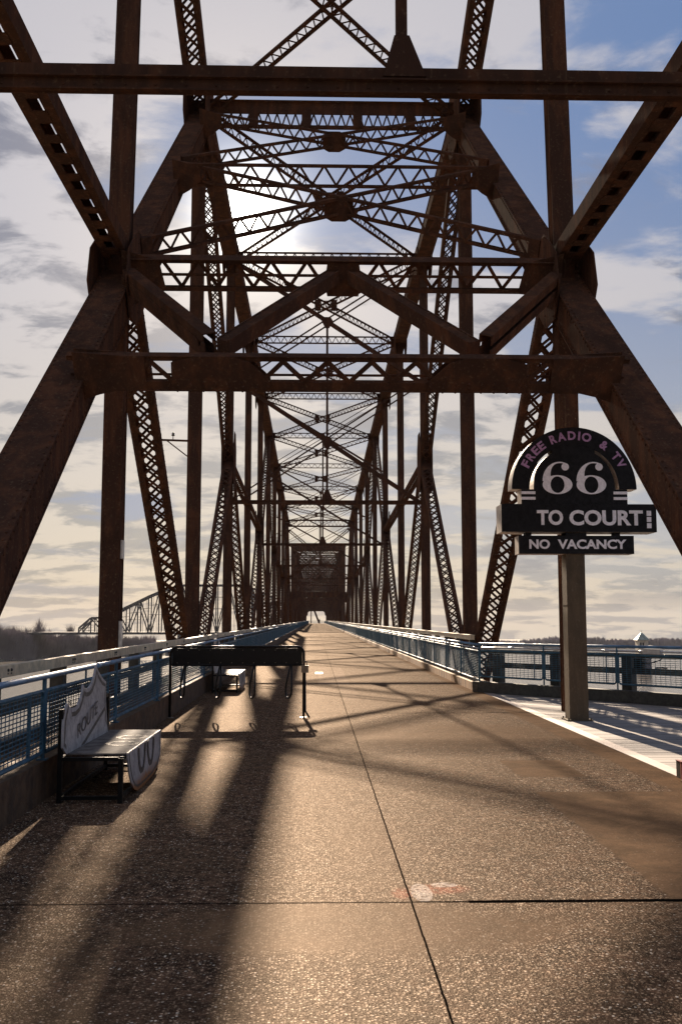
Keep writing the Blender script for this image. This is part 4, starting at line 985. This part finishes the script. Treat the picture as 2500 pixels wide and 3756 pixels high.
# ------------------------------------------------------------------ shield benches
BX0, BX1, BY0, BY1 = -2.44, -1.86, 9.80, 11.98
SEATM = simple('scuffed enamel darkened for sun', (0.15, 0.13, 0.115), 0.42, 0, 0.45, 7)  # mottled enamel, made darker than the shields so sunlight doesn't bleach it
matte(SEATM, 0.04, 0.4)
def make_bench(label):
    r = empty('shield_bench', (-2.15, 10.9, 0), label, 'bench')
    fm = MB(); t = 0.045
    for x_, z_ in ((BX1, 0.42), (BX0, 0.885)):
        for y_ in (BY0 + 0.02, BY1 - 0.02):
            m_ = MB(); m_.box(x_ - t/2, x_ + t/2, y_ - t/2, y_ + t/2, 0, z_); attach(m_.build('leg', BLACK), r)
    for y_ in (BY0 + 0.02, BY1 - 0.02):
        for z_ in (0.05, 0.415): fm.bar((BX0 + t/2, y_, z_), (BX1 - t/2, y_, z_), 0.035, 0.035)
    for x_ in (BX0, BX1):
        for z_ in (0.05, 0.415): fm.bar((x_, BY0 + t, z_), (x_, BY1 - t, z_), 0.034, 0.034)
    fm.bar((BX0, BY0 + t, 0.865), (BX0, BY1 - t, 0.865), 0.034, 0.034)
    attach(fm.build('frame', BLACK), r)
    sh = [(9.86,.455),(9.73,.53),(9.755,.66),(9.80,.80),(9.87,.87),(9.96,.932),(10.03,.895),(10.12,.872),(10.27,.867),(10.42,.89),(10.53,.945),(10.60,1.0),(10.654,1.071),(10.70,1.035),(10.78,1.018),(10.90,1.018),(11.03,1.045),(11.14,1.10),(11.22,1.16),(11.30,1.237),(11.41,1.17),(11.60,1.085),(11.794,1.028),(11.755,.88),(11.75,.74),(11.77,.60),(11.80,.455)]
    xb = BX0 + 0.03
    def lean(z): return xb - 0.06 * (z - 0.45)
    b = MB(); b.prism([(lean(z), y, z) for y, z in sh], (0.018, 0, 0)); attach(b.build('shield_back', ENAMEL), r)
    # dark inset border line following the outline
    cy_, cz_ = 10.78, 0.70
    def inset(d):
        n = len(sh); out = []
        for i in range(n):
            p0, p1, p2 = V(sh[i-1]), V(sh[i]), V(sh[(i+1) % n]); e = ((p2 - p0)).normalized(); nn_ = V((-e.y, e.x))
            q = p1 + nn_ * d
            if (q - V((cy_, cz_))).length > (p1 - V((cy_, cz_))).length: q = p1 - nn_ * d
            out.append(q)
        return out
    a_, b__ = inset(0.040), inset(0.085); m_ = MB()
    for i in range(len(sh) - 1):
        k_ = len(m_.v)
        for q in (a_[i], a_[i+1], b__[i+1], b__[i]): m_.v.append(V((lean(q.y) + 0.0195, q.x, q.y)))
        m_.f.append((k_, k_+1, k_+2, k_+3))
    attach(m_.build('border_line', RUSTW), r)
    m_ = MB(); m_.prism([(lean(z) + 0.0192, y, z) for y, z in ((10.45, .462), (10.62, .462), (11.66, .715), (11.66, .755))], (0.001, 0, 0)); attach(m_.build('cross_line', RUSTW), r)
    text_on('ROUTE', 'lettering', RUSTW, r, lambda u, v, w_: V((lean(0.6) + 0.0205 + w_ * 0.2, 10.33 + u * 0.92 , 0.545 + v * 0.145 + u * 0.175)), 0.0, 0.002)
    # seat with a rolled front edge, then the hanging front with rusted tip
    s_ = MB(); s_.box(BX0 + 0.02, BX1 + 0.02, BY0 + 0.14, BY1 + 0.06, 0.438, 0.452); attach(s_.build('seat', SEATM), r)
    fr = [(9.96,.452),(9.97,.38),(10.02,.26),(10.12,.14),(10.28,.05),(10.46,.012),(10.9,.006),(11.4,.018),(11.75,.06),(11.95,.14),(12.03,.27),(12.04,.452)]
    f_ = MB(); f_.prism([(BX1 + 0.024 + 0.04 * (0.45 - z), y, z) for y, z in fr], (0.014, 0, 0)); attach(f_.build('shield_front', ENAMEL), r)
    f_ = MB()
    ins = [(10.03,.44),(10.04,.39),(10.09,.28),(10.18,.17),(10.32,.09),(10.48,.055),(10.9,.05),(11.38,.06),(11.7,.10),(11.88,.17),(11.96,.28),(11.97,.44)]
    for (y0_, z0_), (y1_, z1_) in zip(ins, ins[1:]):
        f_.bar((BX1 + 0.040 + 0.04 * (0.45 - z0_), y0_, z0_), (BX1 + 0.040 + 0.04 * (0.45 - z1_), y1_, z1_), 0.002, 0.022, (1, 0, 0))
    # lower bowls of the two sixes, on the seat and running over the edge
    for yc in (10.72, 11.28):
        for i in range(18):
            t0 = math.pi + math.pi * i / 18; t1 = math.pi + math.pi * (i + 1) / 18
            f_.bar((BX1 + 0.041 + 0.04 * 0.2, yc + 0.20 * math.cos(t0), 0.44 + 0.27 * math.sin(t0)), (BX1 + 0.041 + 0.04 * 0.2, yc + 0.20 * math.cos(t1), 0.44 + 0.27 * math.sin(t1)), 0.002, 0.075, (1, 0, 0))
    attach(f_.build('number_marking', RUSTW), r)
    SM_ = simple('faded seat marking', (0.035, 0.032, 0.03), 0.7, 0, 0.4, 12)
    for yc in (10.72, 11.28):
        m2 = MB()
        for i in range(20):
            t0 = 2 * math.pi * i / 20; t1 = 2 * math.pi * (i + 1) / 20
            m2.bar((-2.02 + 0.15 * math.cos(t0), yc + 0.17 * math.sin(t0), 0.4535), (-2.02 + 0.15 * math.cos(t1), yc + 0.17 * math.sin(t1), 0.4535), 0.002, 0.055, (0, 0, 1))
        attach(m2.build('seat_marking', SM_), r)
    return r
b1 = make_bench('worn white route shield bench by the left fence, nearest the camera')
b2 = copy_tree(b1); b2.location.y += 14.35; b2['label'] = 'second shield bench, seen small behind the black bike rack'

# ------------------------------------------------------------------ bike rack
rk = empty('bike_rack', (-1.35, 18.1, 0), 'black steel bike rack with long header panel and four hanging loops', 'bike rack')
xl, xr = -2.585, -0.20
def rp(z0, z1, c=0.12, off=0.0):
    pts = [(xl, 18.1, z0)]
    for q in range(5): t = R(180 - q * 22.5); pts.append((xl + c + c * math.cos(t), 18.1, z1 - c + c * math.sin(t)))
    for q in range(5): t = R(90 - q * 22.5); pts.append((xr - c + c * math.cos(t), 18.1, z1 - c + c * math.sin(t)))
    pts.append((xr, 18.1, z0)); return pts
mb = MB(); mb.tube(rp(0.0, 1.26), 0.024, 10); mb.tube([(xl, 18.1, 0.935), (xr, 18.1, 0.935)], 0.020, 8); mb.tube([(xr + 0.02, 18.1, 0.88), (xr + 0.03, 18.1, 0.12), (xr + 0.10, 17.98, 0.02)], 0.018, 8)
attach(mb.build('frame', BLACK, smooth=True), rk)
mb = MB(); mb.box(xl + 0.03, xr - 0.03, 18.09, 18.105, 0.95, 1.235); attach(mb.build('header_panel', BLACK), rk)
mb = MB()
for i in range(12): mb.rivet((xl + 0.12 + i * 0.195, 18.09, 1.20), (0, -1, 0), 0.010); mb.rivet((xl + 0.12 + i * 0.195, 18.09, 0.975), (0, -1, 0), 0.010)
attach(mb.build('rivet_row', BRASS), rk)
for x_ in (-2.36, -1.73, -1.12, -0.47):
    mb = MB(); pts = [(x_ + 0.02, 18.05, 0.93)]
    for q in range(7): t = R(180 + q * 30); pts.append((x_ - 0.01 + 0.04 * math.cos(t) * 1.0, 18.0 - 0.10 * (1 + math.cos(t)) , 0.40 + 0.05 * math.sin(t)))
    pts = [(x_ + 0.03, 18.08, 0.93), (x_ - 0.045, 18.16, 0.60), (x_ - 0.055, 18.18, 0.46), (x_ - 0.045, 18.14, 0.39), (x_ - 0.02, 18.04, 0.355), (x_ + 0.02, 17.92, 0.37), (x_ + 0.055, 17.85, 0.44), (x_ + 0.06, 17.86, 0.56), (x_ + 0.05, 18.08, 0.93)]
    mb.tube(pts, 0.017, 8); attach(mb.build('hanging_loop', BLACK, smooth=True), rk)
for x_ in (xl, xr):
    mb = MB(); mb.lathe((x_, 18.1, 0.0), [(0.07, 0.0), (0.07, 0.012), (0.03, 0.02)], 14); attach(mb.build('foot_plate', BRASS), rk)
lk = empty('padlock', (-0.17, 18.05, 0.87), 'grey metal lock hung on the right upright of the bike rack', 'lock')
mb = MB(); mb.box(-0.245, -0.115, 18.02, 18.07, 0.80, 0.93); attach(mb.build('lock_body', BRASS), lk)
mb = MB(); mb.tube([(-0.22, 18.045, 0.93), (-0.21, 18.045, 0.99), (-0.18, 18.045, 1.01), (-0.15, 18.045, 0.99), (-0.14, 18.045, 0.93)], 0.009, 8); attach(mb.build('shackle', BRASS), lk)

# ------------------------------------------------------------------ small things
ib = empty('insulator_arm', (XL - 0.1, 31.6, 7.5), 'thin steel arm with two insulators on the outside of a left truss post', 'bracket')
mb = MB(); mb.bar((XL - 0.2, Y(2) - 0.22, 7.42), (XL - 1.15, Y(2) - 0.22, 7.45), 0.06, 0.05, (0, 0, 1)); mb.bar((XL - 0.2, Y(2) - 0.22, 6.92), (XL - 0.85, Y(2) - 0.22, 7.42), 0.035, 0.035); attach(mb.build('arm', STEEL), ib)
for x_ in (XL - 0.66, XL - 1.08):
    mb = MB(); mb.lathe((x_, Y(2) - 0.22, 7.47), [(0.014, 0), (0.014, 0.10), (0.05, 0.11), (0.055, 0.14), (0.03, 0.16), (0.045, 0.175), (0.04, 0.20), (0.015, 0.215)], 10); attach(mb.build('insulator', GLASS, smooth=True), ib)
wb = empty('timber_stub', (4.1, 10.9, 0), 'short dark timber stub with a black plate and an added red colour fringe at the right edge of the deck', 'bollard')
mb = MB(); mb.lathe((4.12, 10.95, 0), [(0.13, 0), (0.13, 0.20), (0.12, 0.25), (0.08, 0.28), (0.0, 0.285)], 14); attach(mb.build('stub', simple('old stub wood', (0.09, 0.06, 0.03), 0.85, 0, 0.5, 14, 0.4)), wb)
mb = MB(); mb.box(3.955, 3.99, 10.86, 11.03, 0.035, 0.215); attach(mb.build('plate', BLACK), wb)
mb = MB(); mb.box(3.951, 3.954, 10.86, 10.90, 0.035, 0.22); mb.box(3.947, 3.99, 10.86, 11.03, 0.2155, 0.222); attach(mb.build('red_fringe', simple('red fringe colour', (0.16, 0.025, 0.015), 0.5, 0, 0.2, 9)), wb)  # added strips for a lens colour fringe; the plate has no red edge
mb = MB(); mb.box(0.02, 0.26, 32.4, 33.3, 0.004, 0.012)
tag(mb.build('drain_cover', BLACK), 'small dark drain cover flat in the deck left of the long joint', 'drain')

# walker near the far end
def person(loc):
    v = [(0,0,0.92),(0,0,1.15),(0,0.02,1.40),(0,0.0,1.52),(0,-0.01,1.64),(0.10,0,0.88),(0.12,0.05,0.50),(0.12,-0.02,0.08),(0.13,0.14,0.04),(-0.10,0,0.88),(-0.11,-0.06,0.50),(-0.12,-0.20,0.10),(-0.12,-0.06,0.04),
         (0.20,0,1.40),(0.27,-0.04,1.12),(0.26,0.10,0.88),(-0.20,0,1.40),(-0.27,0.04,1.12),(-0.27,0.12,0.90)]
    e = [(0,1),(1,2),(2,3),(3,4),(0,5),(5,6),(6,7),(7,8),(0,9),(9,10),(10,11),(11,12),(2,13),(13,14),(14,15),(2,16),(16,17),(17,18)]
    rad = [.17,.15,.18,.065,.10,.10,.07,.05,.04,.10,.07,.05,.04,.075,.05,.035,.075,.05,.035]
    me = bpy.data.meshes.new('person'); me.from_pydata(v, e, []); o = bpy.data.objects.new('person', me); col.objects.link(o)
    md = o.modifiers.new('skin', 'SKIN')
    for i, r_ in enumerate(rad): me.skin_vertices[0].data[i].radius = (r_, r_ * 0.8)
    me.skin_vertices[0].data[0].use_root = True
    sb = o.modifiers.new('sub', 'SUBSURF'); sb.levels = 1; sb.render_levels = 1
    me.materials.append(CLOTH); o.location = loc
    return o
pr_ = person((1.9, 428.0, 0)); pr_.scale = (1.08, 1.08, 1.1)
tag(pr_, 'lone walker in dark clothes far away at the end of the deck', 'person')
mb = MB(); mb.lathe((1.9, 427.98, 1.62 * 1.1), [(0.05, 0), (0.10, 0.05), (0.115, 0.13), (0.10, 0.21), (0.04, 0.26)], 12)
h_ = mb.build('hair', simple('dark hair', (0.03, 0.02, 0.015), 0.8), None, smooth=True); h_.parent = pr_; h_.matrix_parent_inverse = pr_.matrix_world.inverted() if False else (Matrix.Translation(V(pr_.location)) @ Matrix.Diagonal((1.08, 1.08, 1.1, 1))).inverted()

# ------------------------------------------------------------------ river, banks, woods (the river lies 18 m below eye level of the deck and falls away)
K = 0.0159
def wz(y): return -16.25 - K * y
mb = MB()
for a, b in ((-400, 300), (300, 1500), (1500, 4000)):
    i = len(mb.v); mb.v += [V((-6000, a, wz(a))), V((6000, a, wz(a))), V((6000, b, wz(b))), V((-6000, b, wz(b)))]; mb.f.append((i, i+1, i+2, i+3))
tag(mb.build('water', WATER), kind='structure')
BANK = [(-3000, 560), (-900, 640), (-420, 690), (-223, 719), (-190, 831), (-136, 907), (-90, 942), (32, 1230), (200, 1345), (360, 1393), (511, 1385), (1500, 1420), (4000, 1500)]
mb = MB(); n = len(BANK)
for j, (x_, y_) in enumerate(BANK):
    mb.v += [V((x_, y_ - 6, wz(y_) - 0.3)), V((x_, y_ + 6, wz(y_) + 2.2)), V((x_ * 1.6, y_ + 2500, wz(y_ + 2500) + 2.5))]
for j in range(n - 1):
    a = j * 3
    mb.f += [(a, a+3, a+4, a+1), (a+1, a+4, a+5, a+2)]
tag(mb.build('river_bank', LAND), kind='structure')
def bank_y(x_):
    for (x0, y0), (x1, y1) in zip(BANK, BANK[1:]):
        if x0 <= x_ <= x1: return y0 + (y1 - y0) * (x_ - x0) / (x1 - x0)
    return 1400
def tri(mb, a, b, w_):
    """thin tapering twig, three-sided"""
    a = V(a); b = V(b); i = len(mb.v); mb.v += [a + V((-w_, 0, 0)), a + V((w_, 0, 0)), a + V((0, w_, 0)), b]
    mb.f += [(i, i+1, i+3), (i+1, i+2, i+3), (i+2, i, i+3)]
def bare_tree(mb, x_, y_, z_, h, nb, rnd, wtw):
    for k in range(nb // 2):
        a = rnd.uniform(-h * 0.3, h * 0.3); b = rnd.uniform(-3, 3); tri(mb, (x_ + a, y_ + b, z_ - 1), (x_ + a + rnd.uniform(-2, 2), y_ + b, z_ + h * rnd.uniform(0.2, 0.7)), wtw * 1.5)
    cz = z_ + h * 0.62; rx = h * rnd.uniform(0.24, 0.34)
    tri(mb, (x_, y_, z_), (x_ + rnd.uniform(-1, 1), y_, z_ + h * 0.9), h * 0.018)
    for k in range(nb):
        th = rnd.uniform(0, 6.28); ph = rnd.uniform(-0.2, 1.5); rr = rnd.uniform(0.55, 1.05)
        e = V((x_ + rx * math.cos(th) * math.cos(ph) * rr, y_ + rx * math.sin(th) * math.cos(ph) * rr, cz + h * 0.38 * math.sin(ph) * rr))
        s_ = V((x_ + (e.x - x_) * rnd.uniform(0, 0.45), y_ + (e.y - y_) * 0.3, z_ + (e.z - z_) * rnd.uniform(0.3, 0.75)))
        tri(mb, s_, e, wtw * rnd.uniform(0.6, 1.4))
rnd = random.Random(11)
def wood(name, x0, x1, cnt, h0, h1, dep, nb, m, label, wtw=0.22):
    mb = MB()
    for i in range(cnt):
        x_ = rnd.uniform(x0, x1); y_ = bank_y(x_) + rnd.uniform(3, dep); h = rnd.uniform(h0, h1) * (0.8 + 0.25 * math.sin(x_ * 0.03) * math.sin(x_ * 0.011 + 1))
        bare_tree(mb, x_, y_, wz(y_) + 1.2, h, nb, rnd, wtw)
    o = mb.build(name, m); return tag(o, label, 'wood', kind='stuff')
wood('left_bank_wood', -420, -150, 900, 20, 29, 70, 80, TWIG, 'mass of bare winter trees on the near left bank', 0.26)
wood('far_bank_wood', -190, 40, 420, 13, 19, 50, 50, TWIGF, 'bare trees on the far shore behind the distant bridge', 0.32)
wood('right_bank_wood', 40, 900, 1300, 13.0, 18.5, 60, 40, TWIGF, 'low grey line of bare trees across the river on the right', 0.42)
# single trees that stand above the left wood
for i, (x_, h, lb) in enumerate(((-212, 31.5, 'tallest round-crowned bare tree on the left bank'), (-232, 29, 'bare tree at the left picture edge beside the end post'), (-181, 30.5, 'wide bare tree left of the distant bridge hump'), (-171, 29, 'bare tree right next to the distant bridge hump'), (-199, 28, 'slim bare tree between the two broad crowns on the left bank'))):
    y_ = bank_y(x_) + 20; z_ = wz(y_) + 1.5
    tr = empty('bare_tree', (x_, y_, z_), lb, 'tree', 'trees above the left wood')
    mb = MB(); mb.lathe((x_, y_, z_), [(0.6, 0), (0.35, h * 0.5), (0.1, h * 0.85)], 8); attach(mb.build('trunk', TWIG), tr)
    mb = MB()
    for q in range(420):
        th = rnd.uniform(0, 6.28); ph = rnd.uniform(-0.3, 1.5); rr = rnd.uniform(0.4, 1.0); rx = h * 0.27
        e = V((x_ + rx * math.cos(th) * math.cos(ph) * rr, y_ + rx * math.sin(th) * math.cos(ph) * rr, z_ + h * 0.66 + h * 0.34 * math.sin(ph) * rr))
        s_ = V((x_ + (e.x - x_) * rnd.uniform(0.0, 0.5), y_ + (e.y - y_) * 0.4, z_ + (e.z - z_) * rnd.uniform(0.4, 0.8)))
        tri(mb, s_, e, 0.13)
    attach(mb.build('crown', TWIG), tr)

# distant cantilever bridge
YD = 760.0; zd = -8.0
db = empty('distant_bridge', (-120, YD, zd), 'long cantilever truss bridge in the distance across the river on the left', 'bridge')
nodes = [(-178, -5.0), (-169, 2.9), (-160, 3.1), (-151, 6.6), (-142.5, 11.1), (-134, 15.2), (-126, 19.2), (-118, 22.6), (-110, 25.4), (-102, 27.6), (-93, 27.6), (-84, 27.6), (-75, 27.6), (-66, 27.6), (-57, 27.6), (-48, 25.5), (-40, 22.0), (-32, 18)]
for k_, yy in enumerate((YD, YD + 14)):
    mb = MB()
    for (x0, z0), (x1, z1) in zip(nodes, nodes[1:]):
        mb.bar((x0, yy, z0), (x1, yy, z1), 1.3, 1.0)
    attach(mb.build('top_chord', BRIDGE2), db)
    for j, ((x0, z0), (x1, z1)) in enumerate(zip(nodes, nodes[1:])):
        mb = MB(); mb.bar((x0, yy, z0), (x0, yy, zd), 0.9, 0.6)
        if j % 2: mb.bar((x0, yy, z0), (x1, yy, zd), 0.85, 0.6)
        else: mb.bar((x0, yy, zd), (x1, yy, z1), 0.85, 0.6)
        zm = (z0 + zd) / 2; mb.bar((x0, yy, zm), (x1, yy, zm), 0.25, 0.3); mb.bar((x0, yy, zm + (z0 - zd) * 0.25), (x1, yy, zm + (z1 - zd) * 0.25), 0.22, 0.3)
        mb.bar(((x0 + x1) / 2, yy, (z0 + z1) / 2), ((x0 + x1) / 2, yy, zd), 0.25, 0.3)
        attach(mb.build('web_bay', BRIDGE2), db)
mb = MB(); mb.box(-330, 40, YD - 1, YD + 15, zd - 1.6, zd + 0.2); attach(mb.build('deck', BRIDGE2), db)
mb = MB()
for x0, z0 in nodes: mb.bar((x0, YD, z0), (x0, YD + 14, z0), 0.5, 0.5)
attach(mb.build('cross_struts', BRIDGE2), db)
for x_ in (-102, -30, 30):
    mb = MB(); mb.box(x_ - 2, x_ + 2, YD + 1, YD + 13, wz(YD) - 5, zd - 1.6); attach(mb.build('pier', STONED), db)
# river intake tower
tw = empty('intake_tower', (156.6, 474, wz(474)), 'small stone water intake tower with a pointed roof standing in the river', 'tower')
zt = wz(474)
mb = MB(); mb.lathe((156.6, 475, zt - 2), [(3.9, 0), (3.7, 6), (3.6, 8.6), (3.9, 8.8), (3.9, 9.2)], 8); attach(mb.build('base', STONED), tw)
mb = MB(); mb.box(153.3, 158.0, 472.2, 477, zt + 7.2, zt + 15.8); mb.box(153.0, 158.3, 471.9, 477.3, zt + 15.3, zt + 15.75); mb.box(158.0, 160.2, 473, 477, zt + 7.2, zt + 12.9); mb.box(157.8, 160.5, 472.7, 477.3, zt + 12.9, zt + 13.2); attach(mb.build('wall', STONE), tw)
mb = MB(); i = 0; mb.v += [V((152.6, 471.4, zt + 15.8)), V((158.7, 471.4, zt + 15.8)), V((158.7, 477.6, zt + 15.8)), V((152.6, 477.6, zt + 15.8)), V((155.65, 474.5, zt + 19.6))]; mb.f += [(0,1,4),(1,2,4),(2,3,4),(3,0,4),(3,2,1,0)]; attach(mb.build('roof', ROOF), tw)
mb = MB(); mb.bar((155.65, 474.5, zt + 19.5), (155.65, 474.5, zt + 20.6), 0.15, 0.15); attach(mb.build('finial', ROOF), tw)
for x_ in (154.1, 155.2):
    mb = MB(); mb.box(x_, x_ + 0.7, 472.14, 472.25, zt + 13.2, zt + 14.6); attach(mb.build('window', DARK), tw)
for x_ in (154.2, 156.6):
    mb = MB(); mb.box(x_, x_ + 0.8, 472.14, 472.25, zt + 8.6, zt + 10.8); attach(mb.build('window', DARK), tw)
mb = MB(); mb.tube([(184, 540, wz(540) + 0.1), (186, 540.5, wz(540) + 0.5), (188.5, 541, wz(540) + 0.5), (191, 541, wz(540) + 0.2)], 0.45, 8)
tag(mb.build('drift_log', DARK), 'dark drifting log on the bright river right of the intake tower', 'log')

# ------------------------------------------------------------------ air
hm = bpy.data.materials.new('haze'); hm.use_nodes = True; ht = NT(hm.node_tree)
ht.n.clear(); ho = ht.node('ShaderNodeOutputMaterial'); pvn = ht.node('ShaderNodeVolumePrincipled')
pvn.inputs['Color'].default_value = (0.80, 0.84, 0.92, 1); pvn.inputs['Density'].default_value = 0.000032; pvn.inputs['Anisotropy'].default_value = 0.0
ht.l.new(pvn.outputs[0], ho.inputs['Volume'])
mb = MB(); mb.box(-7000, 7000, -500, 4100, -90, 33); tag(mb.build('haze', hm), kind='stuff')
